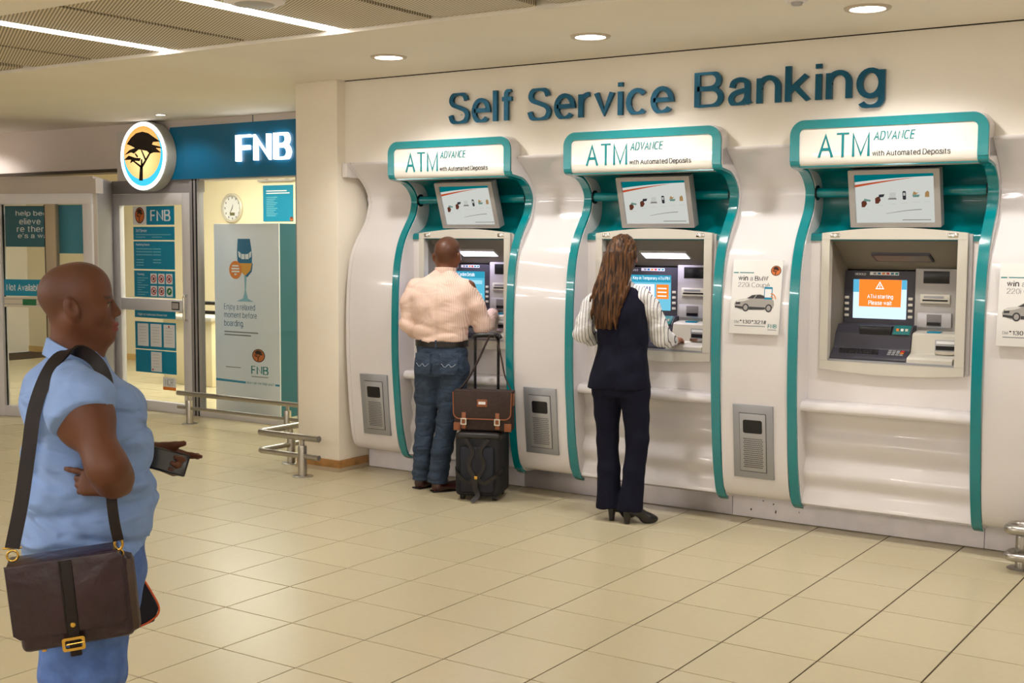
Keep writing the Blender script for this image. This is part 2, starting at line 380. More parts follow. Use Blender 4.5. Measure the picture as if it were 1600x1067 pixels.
cands.sort(reverse=True)
for i, (a, c, r) in enumerate(cands[:300]):
    o = link('tile', tile_me, None, floor); o.location = (c*T, -r*T, -.0004*rng.random())
bm = bmesh.new()
for a, c, r in cands[300:]+rest:
    bm_box(bm, c*T+g, (c+1)*T-g, -(r+1)*T+g, -r*T-g, -.02, -.0002)
tag(link('tile_field', bm_mesh(bm, 'tile_field'), M_tile, floor), kind='stuff')
# ------------------------------------------------------------------ ceiling
SY = -2.03                                      # soffit edge
BAND = (-3.42, SY)
def ceil_obj(name, x0, x1, y0, y1, z0, z1, m=M_ceil):
    return tag(box(name, x0, x1, y0, y1, z0, z1, m), kind='structure')
ceil_obj('ceiling', -14, 8, SY, 5.2, CZ, CZ+.25)
ceil_obj('ceiling_hall', -14, 8, -14, BAND[0], CZ, CZ+.25)
# perforated metal panels
def perf_mat():
    m = mat('perforated_metal', rgb(205, 192, 165), .5, metal=.1)
    nt = m.node_tree; b = nt.nodes['Principled BSDF']
    tc = nt.nodes.new('ShaderNodeTexCoord'); mp = nt.nodes.new('ShaderNodeMapping')
    mp.inputs['Rotation'].default_value = (0, 0, math.radians(30.6))
    w = nt.nodes.new('ShaderNodeTexWave'); w.bands_direction = 'Y'; w.inputs['Scale'].default_value = 17
    w.inputs['Distortion'].default_value = 0
    mr = nt.nodes.new('ShaderNodeMapRange'); mr.inputs[1].default_value = .35; mr.inputs[2].default_value = .65
    mx = nt.nodes.new('ShaderNodeMix'); mx.data_type = 'RGBA'
    mx.inputs[6].default_value = rgb(142, 128, 104); mx.inputs[7].default_value = rgb(226, 214, 190)
    nt.links.new(tc.outputs['Object'], mp.inputs[0]); nt.links.new(mp.outputs[0], w.inputs[0]); nt.links.new(w.outputs[1], mr.inputs[0])
    nt.links.new(mr.outputs[0], mx.inputs[0]); nt.links.new(mx.outputs[2], b.inputs['Base Color'])
    return m
M_perf = perf_mat()
M_seam = mat('dark_ceiling_void', rgb(46, 38, 30), .9)
void = ceil_obj('ceiling_void', -14, 8, BAND[0], BAND[1], CZ+.07, CZ+.3, M_seam)
M_strip = glow('strip_lamp_white', (1, .975, .975, 1), STRIP_E)
xs_strip = [-3.26+1.43*k for k in range(-5, 6)]
for k, xs in enumerate(xs_strip):
    for a, b in ((xs+.065, xs+.69), (xs+.745, xs+1.365)):
        o = box('ceiling_panel', a, b, BAND[0]+.012, BAND[1]-.012, CZ+.02, CZ+.045, M_perf, void)
def strip_lamp(x, y0, y1, z, lab, grp='linear strip lamps in the perforated ceiling'):
    t = empty('strip_lamp', (x, y1, z), label=lab, cat='ceiling light', group=grp)
    box('housing', -.06, .06, y0-y1, 0, .012, .05, M_seam, t)
    box('diffuser', -.034, .034, y0-y1+.02, -.02, -.004, .02, M_strip, t, bev=.006)
    return t
for k, xs in enumerate(xs_strip):
    if k not in (5, 6, 8, 9): continue
    strip_lamp(xs, BAND[0]+.02, BAND[1]-.012, CZ+.02,
        {5: 'long white strip lamp in perforated ceiling, left one, ending above the doorway', 6: 'long white strip lamp in perforated ceiling, right one, ending above the pillar', 8: 'white strip lamp in the perforated ceiling above the picture', 9: 'white strip lamp in the perforated ceiling above the right corner'}[k])
# unseen pendant rows added behind the camera to brighten walls and ceiling
M_fill = glow('fill_pendant_white', (1, .975, .975, 1), 34.0)
for j, yb in enumerate((-6.7, -8.9, -11.1)):
    for k in range(6):
        t = empty('fill_pendant', (-8.0+2.3*k, yb, CZ), label='%s added pendant fill lamp of the %s row in the hall behind the viewer' % (('leftmost', 'second', 'third', 'fourth', 'fifth', 'rightmost')[k], ('nearest', 'middle', 'farthest')[j]), cat='ceiling light', group='added pendant fill lamps in the hall behind the viewer')
        tube('diffuser', [(0, 0, -.30), (0, -1.4, -.30)], .034, M_fill, t, 14); box('cap_strip', -.02, .02, -1.4, 0, -.272, -.255, M_alu, t)
        for yy in (-.2, -1.2): tube('hanger', [(0, yy, -.258), (0, yy, 0)], .004, M_alu, t, 6)
# round ceiling fitting at the very top edge
t = empty('ceiling_speaker', (-1.55, -2.95, CZ+.02), label='round white ceiling fitting at the top edge beside the right strip lamp', cat='ceiling fitting')
lathe('rim', [(0, -.03), (.12, -.028), (.15, -.015), (.155, 0), (0, .001)], M_whitem, t, 32)
lathe('grille', [(0, -.034), (.09, -.033), (.1, -.028), (0, -.027)], M_grey, t, 24)
# ------------------------------------------------------------------ ATM wall
WY = -.44
wall_back = tag(box('wall_back', -3.6, 5.5, WY, .5, 2.298, CZ, M_wall), kind='structure')
tag(box('wall_rear', -3.6, 5.5, .12, .5, 0, 2.298, M_wall), kind='structure')
tag(box('pillar', -3.59, -3.175, -.527, .4, 0, CZ, M_pillar, bev=.004), kind='structure')
bb = tag(box('baseboard_pillar', -3.6, -3.165, -.537, -.2, .026, .088, M_wood, bev=.003), kind='structure')
box('lower_board', -3.604, -3.161, -.541, -.2, 0, .03, mat('pale_skirting_base', rgb(176, 158, 132), .5), bb)
tag(box('trim_shadow_gap', -3.17, 5.5, WY-.006, WY, CZ-.006, CZ, M_seam), kind='structure')  # dark strip paints in the shadow gap between wall and ceiling
kick = empty('baseboard_back', (0, -.2, 0)); kick['kind'] = 'structure'
for a, b, m in ((-3.16, -1.726, M_kickw), (-1.722, -1.122, M_kick), (-1.118, -.142, M_kick), (-.138, 1.40, M_kickw), (1.404, 2.6, M_kickw), (2.604, 5.4, M_kickw)):
    box('kick_panel', a, b, 0, .05, .004, .32, m, kick)
# scuffs
M_scuff = mat('scuff', rgb(90, 88, 96), .8)
for (x, z, w, h) in ((.12, .165, .02, .012), (.13, .10, .012, .01), (.06, .115, .015, .006), (.145, .05, .012, .02), (-.02, .05, .015, .012), (.3, .07, .006, .01)):
    poly('scuff_mark', [(x, z), (x+w*.6, z-h*.3), (x+w, z+h*.5), (x+w*.4, z+h)], -.0005, M_scuff, kick, .0004)
# right return wall of the kiosk run, hall walls far behind the camera
tag(box('wall_right', 5.5, 5.7, -14, .5, 0, CZ, M_wall), kind='structure')
tag(box('wall_front', -14, 5.7, -14.2, -14, 0, CZ, M_wall), kind='structure')
tag(box('wall_left', -14.2, -14, -14, 5.2, 0, CZ, M_wall), kind='structure')
# ------------------------------------------------------------------ downlights
M_disc = glow('downlight_disc', (1, .96, .88, 1), DISC_E)
for x, lab in ((-2.13, 'round recessed downlight in the soffit nearest the pillar'), (-.635, 'round recessed downlight above the middle of the lettering'), (.975, 'round recessed downlight at upper right above the last letters'), (2.55, 'round recessed downlight beyond the right edge'), (-6.30, 'small recessed downlight in front of the round tree sign'), (-4.45, 'added downlight brightening the bank sign, hidden by the pillar'), (-9.6, 'added downlight brightening the entrance booth and fascia, beyond the left edge')):  # last two are unseen, added to brighten the shopfront and booth
    t = empty('downlight', (x, -1.2 if x > -3 else .50, CZ), label=lab, cat='ceiling light', group='recessed downlights in the soffit')
    lathe('trim_ring', [(.085, -.001), (.09, -.010), (.112, -.010), (.118, 0), (.118, .004), (.085, .004)], mat('downlight_trim', rgb(200, 186, 168), .4), t, 40, cap=False)
    lathe('lens', [(0, -.004), (.088, -.004), (.088, .003), (0, .003)], M_disc, t, 40)
    ld = bpy.data.lights.new('downlight_beam', 'SPOT'); ld.energy = SPOT_W; ld.spot_size = math.radians(140); ld.spot_blend = .45
    ld.shadow_soft_size = .08; ld.color = (1, .965, .91)
    if x < -3: t.scale = (.5, .5, .5); ld.energy = 16 if x > -8 else 30
    lo = bpy.data.objects.new('downlight_beam', ld); COL.objects.link(lo); lo.parent = t; lo.location = (0, 0, -.03)
t = empty('smoke_detector', (.765, -1.62, CZ), label='small round smoke detector on the soffit at the top edge', cat='smoke detector')
lathe('base_disc', [(0, 0), (.055, 0), (.055, -.012), (.045, -.02), (0, -.02)], M_whitem, t, 24)
lathe('sensor_cap', [(0, -.02), (.03, -.02), (.024, -.034), (0, -.036)], M_grey, t, 20)
# ------------------------------------------------------------------ wall lettering
M_let = mat('dark_teal_letter', rgb(0, 78, 104), .25, metal=.45)
sign = empty('wall_lettering', (0, WY, 0), label='large dark teal raised letters on the upper wall reading Self Service Banking', cat='sign')
for w_, a, b, zb in (('Self', -2.195, -1.648, 2.545), ('Service', -1.54, -.462, 2.535), ('Banking', -.322, .846, 2.553)):
    letters(sign, w_, a, b, zb, zb+.205, -.014, M_let, .022)
for x in (-2.1, -1.2, -.1, .7): box('standoff', x-.004, x+.004, -.015, 0, 2.6, 2.608, M_chrome, sign)
# ------------------------------------------------------------------ white S-shaped fascia panels
def crv(pts, n=6): return [(v.x, v.y) for v in smooth_curve([(a, b, 0) for a, b in pts], n)]
PANEL = [(-.485, 2.305), (-.485, 2.296), (-.445, 2.262), (-.385, 2.218), (-.315, 2.16), (-.262, 2.09), (-.243, 2.02), (-.285, 1.88), (-.375, 1.755), (-.44, 1.65), (-.475, 1.53), (-.498, 1.35), (-.505, 1.15), (-.503, .9), (-.49, .67), (-.468, .42), (-.44, .26), (-.40, .19), (-.34, .165), (-.20, .16)]
def panel_poly(d=0):
    c = [(-.485+d, 2.305)]+crv(PANEL[1:], 5)
    return [(y+d*.0, z) for y, z in c]+[(-.18, .16), (-.18, 2.305)]
def py_at(z):
    pts = PANEL[1:-3]
    for (ya, za), (yb, zb) in zip(pts[:-1], pts[1:]):
        if zb <= z <= za: return ya+(yb-ya)*(za-z)/(za-zb)
    return -.45
def on_panel(root_name, x, z, label, cat, group=None, off=.002):
    """root placed on the panel face with its local -y along the face normal"""
    ya, yb = py_at(z+.15), py_at(z-.15)
    ang = math.atan2(yb-ya, .3)            # lean of the face
    t = empty(root_name, (x, py_at(z)-off, z), label=label, cat=cat, group=group)
    t.rotation_euler = (-ang, 0, 0) if False else (ang, 0, 0)
    return t, ang
M_hole = mat('grille_hole', rgb(40, 40, 44), .6)
def access_panel(parent, x, z):
    """grey access plate with dark window and perforated grille, built in the panel's local frame"""
    ya, yb = py_at(z+.2), py_at(z-.2)
    ang = math.atan2(yb-ya, .4)
    t = box('access_plate', -.128, .128, -.006, .02, -.226, .226, M_greym, parent, bev=.002)
    t.location = (x, py_at(z)-.006, z); t.rotation_euler = (ang, 0, 0)
    d = box('access_door', -.083, .083, -.012, 0, -.182, .174, mat('grey_door_plate', rgb(170, 170, 174), .35, metal=.5), t, bev=.002)
    prism('dark_window', rrect(-.06, .062, .055, .137, .012), 'y', -.0135, -.006, M_black, t)
    bm = bmesh.new()
    for i in range(13):
        for j in range(15):
            cx, cz = -.056+i*.0095+(j % 2)*.0047, -.155+j*.0125
            vs = [bm.verts.new((cx+.0033*math.cos(a*PI/3), -.0128, cz+.0042*math.sin(a*PI/3))) for a in range(6)]
            bm.faces.new(vs)
    gme = bmesh.new()
    tag(link('perforated_grille', bm_mesh(bm, 'perforated_grille'), M_hole, t), kind='stuff'); gme.free()
    box('door_seam', -.086, .086, -.0068, -.005, -.186, .178, M_hole, t)
def fascia(x0, x1, label, plate_x):
    t = empty('curved_cladding', (0, 0, 0), label=label, cat='cladding panel', group='white curved cladding panels between the cash machines')
    prism('cladding', panel_poly(), 'x', x0, x1, M_white, t, smooth=50, bev=.012)
    if plate_x is not None: access_panel(t, plate_x, .532)
    return t
ATM_C = (-2.147, -.655, .88); ATM_S = (.955, 1.0, 1.0); HW = .551
edges = [(c-HW*s, c+HW*s) for c, s in zip(ATM_C, ATM_S)]
fascia(-3.085, edges[0][0]-.005, 'narrow white curved panel beside the pillar, left of the first cash machine', -2.855)
fascia(edges[0][1]+.005, edges[1][0]-.005, 'white curved panel between the man and the woman at the machines', -1.408)
fascia(edges[1][1]+.005, edges[2][0]-.005, 'white curved panel with a car poster, between second and third machines', .112)
fascia(edges[2][1]+.005, 2.9, 'white curved panel at the right edge, beyond the third machine', 2.35)
# rounded end flange of the first panel
fl = [(y-.012 if z < 2.25 else y, z) for y, z in panel_poly()]
endp = empty('curved_end_cladding', (0, 0, 0), label='white moulded end cap of the cladding next to the pillar', cat='cladding panel')
prism('end_flange', panel_poly(), 'x', -3.118, -3.087, M_white, endp, smooth=50, bev=.012)
box('top_bracket', -3.165, -3.118, -.485, -.3, 2.20, 2.305, M_whitem, endp, bev=.004)
# ------------------------------------------------------------------ kiosk surrounds
STRIP = [(-.552, 2.215), (-.55, 2.19), (-.532, 2.168), (-.47, 2.158), (-.40, 2.145), (-.335, 2.105), (-.292, 2.045), (-.292, 1.985), (-.315, 1.92), (-.365, 1.85), (-.42, 1.77), (-.462, 1.68), (-.495, 1.55), (-.512, 1.38), (-.52, 1.15), (-.518, .9), (-.502, .68), (-.472, .42), (-.43, .24), (-.395, .165), (-.345, .132)]
SC = [(-.552, 2.3)]+crv(STRIP, 5)
def offset_curve(c, d):
    out = []
    for i, (y, z) in enumerate(c):
        a, b = c[max(i-1, 0)], c[min(i+1, len(c)-1)]
        ty, tz = b[0]-a[0], b[1]-a[1]; L = math.hypot(ty, tz) or 1
        out.append((y-tz/L*d, z+ty/L*d))       # towards the back (+y) for a curve running down
    return out
SCI = offset_curve(SC, .016)
def kiosk_mesh(t, kx):
    w = .551; sw = .056
    cheeks = []
    for s in (-1, 1):
        a, b = (-w, -w+sw) if s < 0 else (w-sw, w)
        ck = prism('cheek', SCI+[(-.1, .132), (-.1, 2.3)], 'x', a-.004, b+.004, M_white, t, smooth=50, bev=.006)
        prism('teal_strip', SC+SCI[::-1], 'x', a, b, M_teal, ck, smooth=50, bev=.003)
        cheeks.append(ck)
        lathe('bar_socket', [(0, 0), (.045, 0), (.045, s*-.004), (.03, s*-.006), (0, s*-.006)], M_black, ck, 24, 'x', ((b+.004) if s < 0 else (a-.004), -.25, 2.03))
    # header: white box, teal frame on three sides, sign plate with rolled bottom
    hd = prism('header_box', rrect(-w-.004, w+.004, 2.2, 2.436, (.002, .002, .085, .085), 8), 'y', -.543, -.25, M_white, t, smooth=40, bev=.004)
    o_ = rrect(-w, w, 2.2, 2.432, (.001, .001, .085, .085), 8); i_ = rrect(-w+sw, w-sw, 2.2, 2.382, (.001, .001, .032, .032), 8)
    n = len(o_)
    bm = bmesh.new()
    L = [[bm.verts.new((p[0], y, p[1])) for p in lp] for lp in (o_, i_) for y in (-.556, -.53)]
    order = list(range(9, n))+list(range(0, 9))
    idx = list(range(17, n+8+1)); idx = [i % n for i in range(9+4, n+4+1)]   # skip the bottom edge
    for q in range(len(idx)-1):
        i, j = idx[q], idx[q+1]
        bm.faces.new((L[0][i], L[0][j], L[2][j], L[2][i])); bm.faces.new((L[1][i], L[3][i], L[3][j], L[1][j]))
        bm.faces.new((L[0][i], L[1][i], L[1][j], L[0][j])); bm.faces.new((L[2][i], L[2][j], L[3][j], L[3][i]))
    link('header_frame', bm_mesh(bm, 'header_frame', 40), M_teal, t)
    sp = [(-.549, 2.383), (-.549, 2.23), (-.548, 2.205), (-.541, 2.183), (-.524, 2.168), (-.495, 2.162), (-.44, 2.162), (-.44, 2.383)]
    plate = prism('sign_plate', sp, 'x', -w+sw-.001, w-sw+.001, mat('sign_white_gloss', rgb(226, 221, 213), .14, coat=.4), t, smooth=50)
    txt('lettering_atm', 'ATM', -.385, -.085, 2.215, 2.352, -.549, M_tealink, plate, w=.125, depth=.003)
    txt('lettering_advance', 'ADVANCE', -.065, .165, 2.303, 2.352, -.549, M_tealink, plate, shear=.22, w=.16, depth=.003)
    txt('lettering_deposits', 'with Automated Deposits', -.07, .355, 2.208, 2.246, -.549, M_ink, plate, w=.125, depth=.003)
    # teal recess
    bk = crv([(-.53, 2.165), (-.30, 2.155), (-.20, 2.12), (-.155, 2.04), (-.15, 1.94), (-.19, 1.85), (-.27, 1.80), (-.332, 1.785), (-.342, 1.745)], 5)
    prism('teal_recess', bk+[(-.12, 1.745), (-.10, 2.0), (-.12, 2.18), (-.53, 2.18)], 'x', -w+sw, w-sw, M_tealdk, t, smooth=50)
    tube('teal_bar', [(-w+sw, -.25, 2.03), (w-sw, -.25, 2.03)], .03, M_teal, t, 20)
    # flat white surround, shelf, wavy lower panel
    ring('white_surround', [(-w+sw, .8), (w-sw, .8), (w-sw, 1.76), (-w+sw, 1.76)], [(-.38, 1.0), (.38, 1.0), (.38, 1.755), (-.38, 1.755)], 'y', -.33, -.30, M_whitem, t)
    sh = crv([(-.31, .80), (-.40, .797), (-.435, .79), (-.452, .77), (-.452, .748), (-.435, .735), (-.40, .732), (-.31, .73)], 4)
    prism('shelf', sh, 'x', -w+sw-.004, w-sw+.004, M_white, t, smooth=50)
    lw = [(-.30, .735)]
    for i in range(61):
        z = .73-(.73-.175)*i/60
        lw.append((-.354-.013*math.cos((.73-z)/.185*2*PI)-.022*max(0, (.5-z))/.35, z))
    lw += [(-.345, .155), (-.30, .15)]
    prism('wavy_panel', lw, 'x', -w+sw, w-sw, M_white, t, smooth=60)
LAB = ['first, by the suited-case man', 'second', 'third']
KL = ['teal-trimmed white kiosk surround where the man in the striped shirt stands', 'teal-trimmed white kiosk surround where the woman in the navy vest stands', 'teal-trimmed white kiosk surround at right with nobody in front of it']
kiosks = []
for i in range(3):
    if i == 0:
        k0 = empty('atm_kiosk', (ATM_C[0], 0, 0), label=KL[0], cat='kiosk', group='cash machine kiosk surrounds'); kiosk_mesh(k0, 0); k0.scale = (ATM_S[0], 1, 1)
    else:
        k = copy_tree(k0); k.location.x = ATM_C[i]; k.scale = (1, 1, 1); k['label'] = KL[i]
# ------------------------------------------------------------------ cash machines
def cash_machine(idx, lit):
    ML = ['cream cash machine with lit blue screen in front of the man', 'cream cash machine with lit blue screen in front of the long-haired woman', 'cream cash machine showing an orange please-wait screen, nobody using it'][idx]
    t = empty('cash_machine', (ATM_C[idx], 0, 0), label=ML, cat='cash machine', group='cream cash machines'); t.scale = (ATM_S[idx], 1, 1)
    # bezel with bowed top and bottom
    outer = [(-.415+.83*i/16, .99-.02*math.sin(PI*i/16)) for i in range(17)]+[(.415-.83*i/16, 1.79+.03*math.sin(PI*i/16)) for i in range(17)]
    inner = [(-.368+.73*i/16, 1.04) for i in range(17)]+[(.362-.73*i/16, 1.754) for i in range(17)]
    bz = ring('bezel', outer, inner, 'y', -.362, -.30, M_cream, t)
    box('right_rim', .415, .438, -.345, -.30, 1.0, 1.785, M_grey, bz)
    box('head_seam', -.412, .412, -.3632, -.36, 1.7525, 1.7545, M_grey, bz); box('sill_seam', -.412, .412, -.3632, -.36, 1.0395, 1.0415, M_grey, bz)
    for s in (-1, 1):
        lm = box('marker_lamp', s*.336-.029, s*.336+.029, -.366, -.355, 1.764, 1.789, M_chrome, t, bev=.004)
        lathe('lamp_bulb', [(0, -.371), (.007, -.369), (.010, -.364), (0, -.363)], M_paper, lm, 12, 'y', (s*.336, 0, 1.776))
    # recess shell
    bm = bmesh.new()
    F = [(-.368, -.31, 1.04), (.362, -.31, 1.04), (.362, -.31, 1.754), (-.368, -.31, 1.754)]
    B = [(-.36, -.09, 1.20), (.34, -.09, 1.20), (.34, -.09, 1.575), (-.345, -.09, 1.575)]
    f_ = [bm.verts.new(p) for p in F]; b_ = [bm.verts.new(p) for p in B]
    for i in range(4): bm.faces.new((f_[i], f_[(i+1) % 4], b_[(i+1) % 4], b_[i]))
    bm.faces.new(b_)
    bmesh.ops.solidify(bm, geom=list(bm.faces), thickness=.006)
    link('recess_liner', bm_mesh(bm, 'recess_liner'), mat('recess_greybeige', rgb(176, 168, 152), .4), t)
    # lamp under the hood: on the sloping ceiling between (y -.31, z 1.754) and (y -.09, z 1.575)
    hs = (1.575-1.754)/.22
    def hood(y): return 1.754+hs*(y+.31)
    ML_ = glow('hood_led_lit', (.86, .84, 1, 1), 7.0) if lit else mat('hood_lamp_off', rgb(120, 110, 100), .3)
    fr = prism('lamp_frame', [(-.185, hood(-.215)-.008), (-.145, hood(-.165)-.008), (.19, hood(-.165)-.008), (.175, hood(-.215)-.008)], 'y', -.22, -.16, M_grey, t) if False else None
    bm = bmesh.new()
    c4 = [(-.17, -.215), (.17, -.215), (.185, -.165), (-.15, -.165)]
    lo = [bm.verts.new((x, y, hood(y)-.012)) for x, y in c4]; hi = [bm.verts.new((x, y, hood(y)+.004)) for x, y in c4]
    bm.faces.new(lo); bm.faces.new(hi[::-1])
    for i in range(4): bm.faces.new((lo[i], lo[(i+1) % 4], hi[(i+1) % 4], hi[i]))
    hl = link('hood_lamp', bm_mesh(bm, 'hood_lamp'), M_dark if not lit else M_grey, t)
    bm = bmesh.new(); c5 = [(-.158, -.210), (.16, -.210), (.174, -.17), (-.141, -.17)]
    bm.faces.new([bm.verts.new((x, y, hood(y)-.0135)) for x, y in c5]); link('lamp_lens', bm_mesh(bm, 'lamp_lens'), ML_, hl)
    if lit:
        ld = bpy.data.lights.new('hood_led', 'AREA'); ld.shape = 'RECTANGLE'; ld.size = .3; ld.size_y = .05; ld.energy = 1.3; ld.color = (.72, .66, 1)
        lob = bpy.data.objects.new('hood_led', ld); COL.objects.link(lob); lob.parent = t; lob.location = (0, -.2, 1.645)
    # display housing
    hz = prism('display_housing', rrect(-.352, .068, 1.24, 1.568, .008), 'y', -.125, -.08, M_dark, t, smooth=30)
    M_scr = glow('screen_%d' % idx, [(.10, .45, .62, 1), (.16, .50, .66, 1), (.62, .80, .98, 1)][idx], [1.0, 1.0, 1.05][idx])
    sc = prism('screen', rrect(-.298, .02, 1.284, 1.516, .004), 'y', -.128, -.12, M_scr, hz, smooth=None)
    E_w = glow('screen_white', (.92, .96, 1, 1), 1.05); E_o = glow('screen_orange', (1.0, .24, .03, 1), 1.0); E_b = glow('screen_paleblue', (.38, .72, .86, 1), .9)
    y = -.1285
    if idx == 2:
        poly('screen_top_band', [(-.298, 1.44), (-.262, 1.44), (-.262, 1.516), (-.298, 1.516)], y, glow('screen_band', (.10, .42, .62, 1), 1), hz)
        poly('screen_top_band', [(-.009, 1.46), (.02, 1.46), (.02, 1.516), (-.009, 1.516)], y, MATS['screen_band'], hz)
        poly('orange_notice', [(-.262, 1.355), (-.012, 1.355), (-.009, 1.516), (-.262, 1.516)], y-.0006, E_o, hz)
        txt('screen_words', 'ATM starting', -.212, -.058, 1.398, 1.428, y-.0012, E_w, hz, w=.135)
        txt('screen_words', 'Please wait', -.204, -.066, 1.366, 1.391, y-.0012, E_w, hz, w=.135)
        tri = [(-.138, 1.506), (-.112, 1.46), (-.164, 1.46)]; tri2 = [(-.138, 1.496), (-.121, 1.465), (-.155, 1.465)]
        ring('warning_triangle', tri, tri2, 'y', y-.0016, y-.001, E_w, hz)
        box('warning_mark', -.140, -.136, y-.0016, y-.001, 1.468, 1.486, E_w, hz)
    else:
        poly('screen_title_bar', [(-.298, 1.468), (.02, 1.468), (.02, 1.516), (-.298, 1.516)], y, glow('screen_title', (.03, .30, .45, 1), 1), hz)
        title = 'Confirm Details' if idx == 0 else 'Key-in Temporary ATM PIN'
        txt('screen_words', title, -.225 if idx == 0 else -.26, -.07 if idx == 0 else .012, 1.48, 1.506, y-.0006, E_w, hz, offset=.01)
        if idx == 0:
            for z0, z1 in ((1.425, 1.452), (1.335, 1.358)): poly('screen_field', [(-.28, z0), (0, z0), (0, z1), (-.28, z1)], y, E_b, hz)
            for z0 in (1.395, 1.375, 1.312): poly('screen_line', [(-.27, z0), (-.08, z0), (-.08, z0+.008), (-.27, z0+.008)], y, E_w, hz)
            poly('screen_emblem', ell_pts(-.27, 1.49, .018, .022, 16), y-.0008, E_w, hz)
        else:
            poly('screen_field', [(-.288, 1.30), (-.10, 1.30), (-.10, 1.455), (-.288, 1.455)], y, E_w, hz)
            poly('screen_note', [(-.085, 1.36), (.005, 1.36), (.005, 1.455), (-.085, 1.455)], y, E_o, hz)
            for q in range(4): poly('screen_digit', [(-.2+q*.02, 1.41), (-.188+q*.02, 1.41), (-.188+q*.02, 1.44), (-.2+q*.02, 1.44)], y-.0007, glow('screen_digit', (.2, .2, .3, 1), 1), hz)
            for q in range(3): poly('screen_line', [(-.075, 1.375+q*.025), (-.01, 1.375+q*.025), (-.01, 1.383+q*.025), (-.075, 1.383+q*.025)], y-.0007, E_w, hz)
    for s, x in ((-1, -.336), (1, .044)):
        for q in range(4):
            box('function_key', x-.013, x+.013, -.1305, -.12, 1.292+q*.0355, 1.308+q*.0355, M_cream, hz, bev=.002)
    txt('maker_name', 'DIEBOLD', -.29, -.225, 1.541, 1.554, -.125, M_paper, hz, offset=.015, depth=.001)
    bd = poly('card_brand_strip', [(-.2, 1.543), (-.028, 1.543), (-.028, 1.562), (-.2, 1.562)], -.125, M_paper, hz, .001)
    for q, m_ in enumerate((M_inkg, M_blueink, M_orange, M_red, M_blueink, M_tealink)): poly('card_brand', [(-.18+q*.026, 1.547), (-.162+q*.026, 1.547), (-.162+q*.026, 1.558), (-.18+q*.026, 1.558)], -.126, m_, bd)
    # right-hand column
    rc = box('reader_column', .07, .338, -.13, -.08, 1.215, 1.585, M_grey, t, bev=.003)
    box('receipt_window', .116, .264, -.133, -.12, 1.50, 1.572, M_black, rc, bev=.002)
    cr = box('card_reader', .104, .274, -.146, -.12, 1.385, 1.437, M_cream, rc, bev=.003)
    box('card_slot', .118, .262, -.148, -.14, 1.398, 1.407, M_black, cr); box('reader_label', .125, .24, -.1475, -.14, 1.415, 1.428, M_greym, cr)
    dp = box('deposit_module', .092, .286, -.152, -.12, 1.245, 1.33, mat('module_silver', rgb(186, 184, 190), .3, metal=.3), rc, bev=.004)
    box('deposit_mouth', .146, .232, -.1545, -.14, 1.252, 1.322, mat('mouth_grey', rgb(120, 116, 118), .35), dp, bev=.003)
    box('deposit_slit', .15, .228, -.157, -.15, 1.258, 1.276, M_black, dp)
    # lower left: charcoal deck, keyboard and keypad
    dk = prism('charcoal_deck', [(-.09, 1.255), (-.19, 1.25), (-.235, 1.20), (-.25, 1.12), (-.255, 1.112), (-.315, 1.078), (-.33, 1.06), (-.33, 1.045), (-.09, 1.045)], 'x', -.366, .085, M_dark, t, smooth=25, bev=.006)
    box('tray_well', -.22, -.03, -.238, -.19, 1.195, 1.248, M_black, dk, bev=.004)
    gp = prism('green_card_guide', [(-.19, 1.2535), (-.243, 1.207), (-.245, 1.203), (-.10, 1.2)], 'x', -.022, .075, mat('guide_teal', rgb(10, 100, 100), .4), dk)
    for q in range(3): box('guide_mark', -.005+q*.026, .01+q*.026, -.226, -.212, 1.222, 1.236, (M_orange, M_paper, M_cream)[q], gp)
    kb = []
    def deck_z(y): return 1.112+(1.078-1.112)/(.06)*(-.255-y)
    bm = bmesh.new()
    for r_ in range(3):
        for c_ in range(11):
            x, yy = -.325+c_*.0215+r_*.004, -.266-r_*.016
            z = deck_z(yy); bm_box(bm, x, x+.017, yy-.0055, yy+.0055, z-.002, z+.005)
    link('keyboard', bm_mesh(bm, 'keyboard'), M_black, dk)
    for r_ in range(3):
        for c_ in range(4):
            x, yy = -.032+c_*.024, -.266-r_*.016; z = deck_z(yy)
            box('keypad_key', x, x+.019, yy-.006, yy+.006, z-.002, z+.006, M_red if (c_ == 3 and r_ == 0) else (M_orange if (c_ == 3 and r_ == 1) else M_greym), dk)
    # lower right: cream block with receipt printer
    cb = prism('cream_block', [(-.09, 1.232), (-.215, 1.215), (-.228, 1.205), (-.238, 1.10), (-.245, 1.095), (-.32, 1.082), (-.335, 1.07), (-.335, 1.045), (-.09, 1.045)], 'x', .088, .345, M_cream, t, smooth=25, bev=.006)
    box('instruction_sticker', .165, .24, -.205, -.15, 1.2175, 1.2255, M_post, cb)
    box('receipt_bay', .222, .34, -.2405, -.2, 1.115, 1.182, M_greym, cb, bev=.002); box('receipt_slot', .228, .335, -.243, -.22, 1.125, 1.148, M_black, cb)
    box('receipt_label', .23, .33, -.2425, -.22, 1.16, 1.176, M_paper, cb)
    prism('receipt_lip', [(.225, 1.104), (.28, 1.098), (.338, 1.104), (.338, 1.12), (.225, 1.12)], 'y', -.258, -.235, M_chrome, cb)
    box('sill_strip', -.366, .36, -.345, -.3, 1.04, 1.05, M_greym, t)
    return t
for i, lit in enumerate((True, True, False)): cash_machine(i, lit)
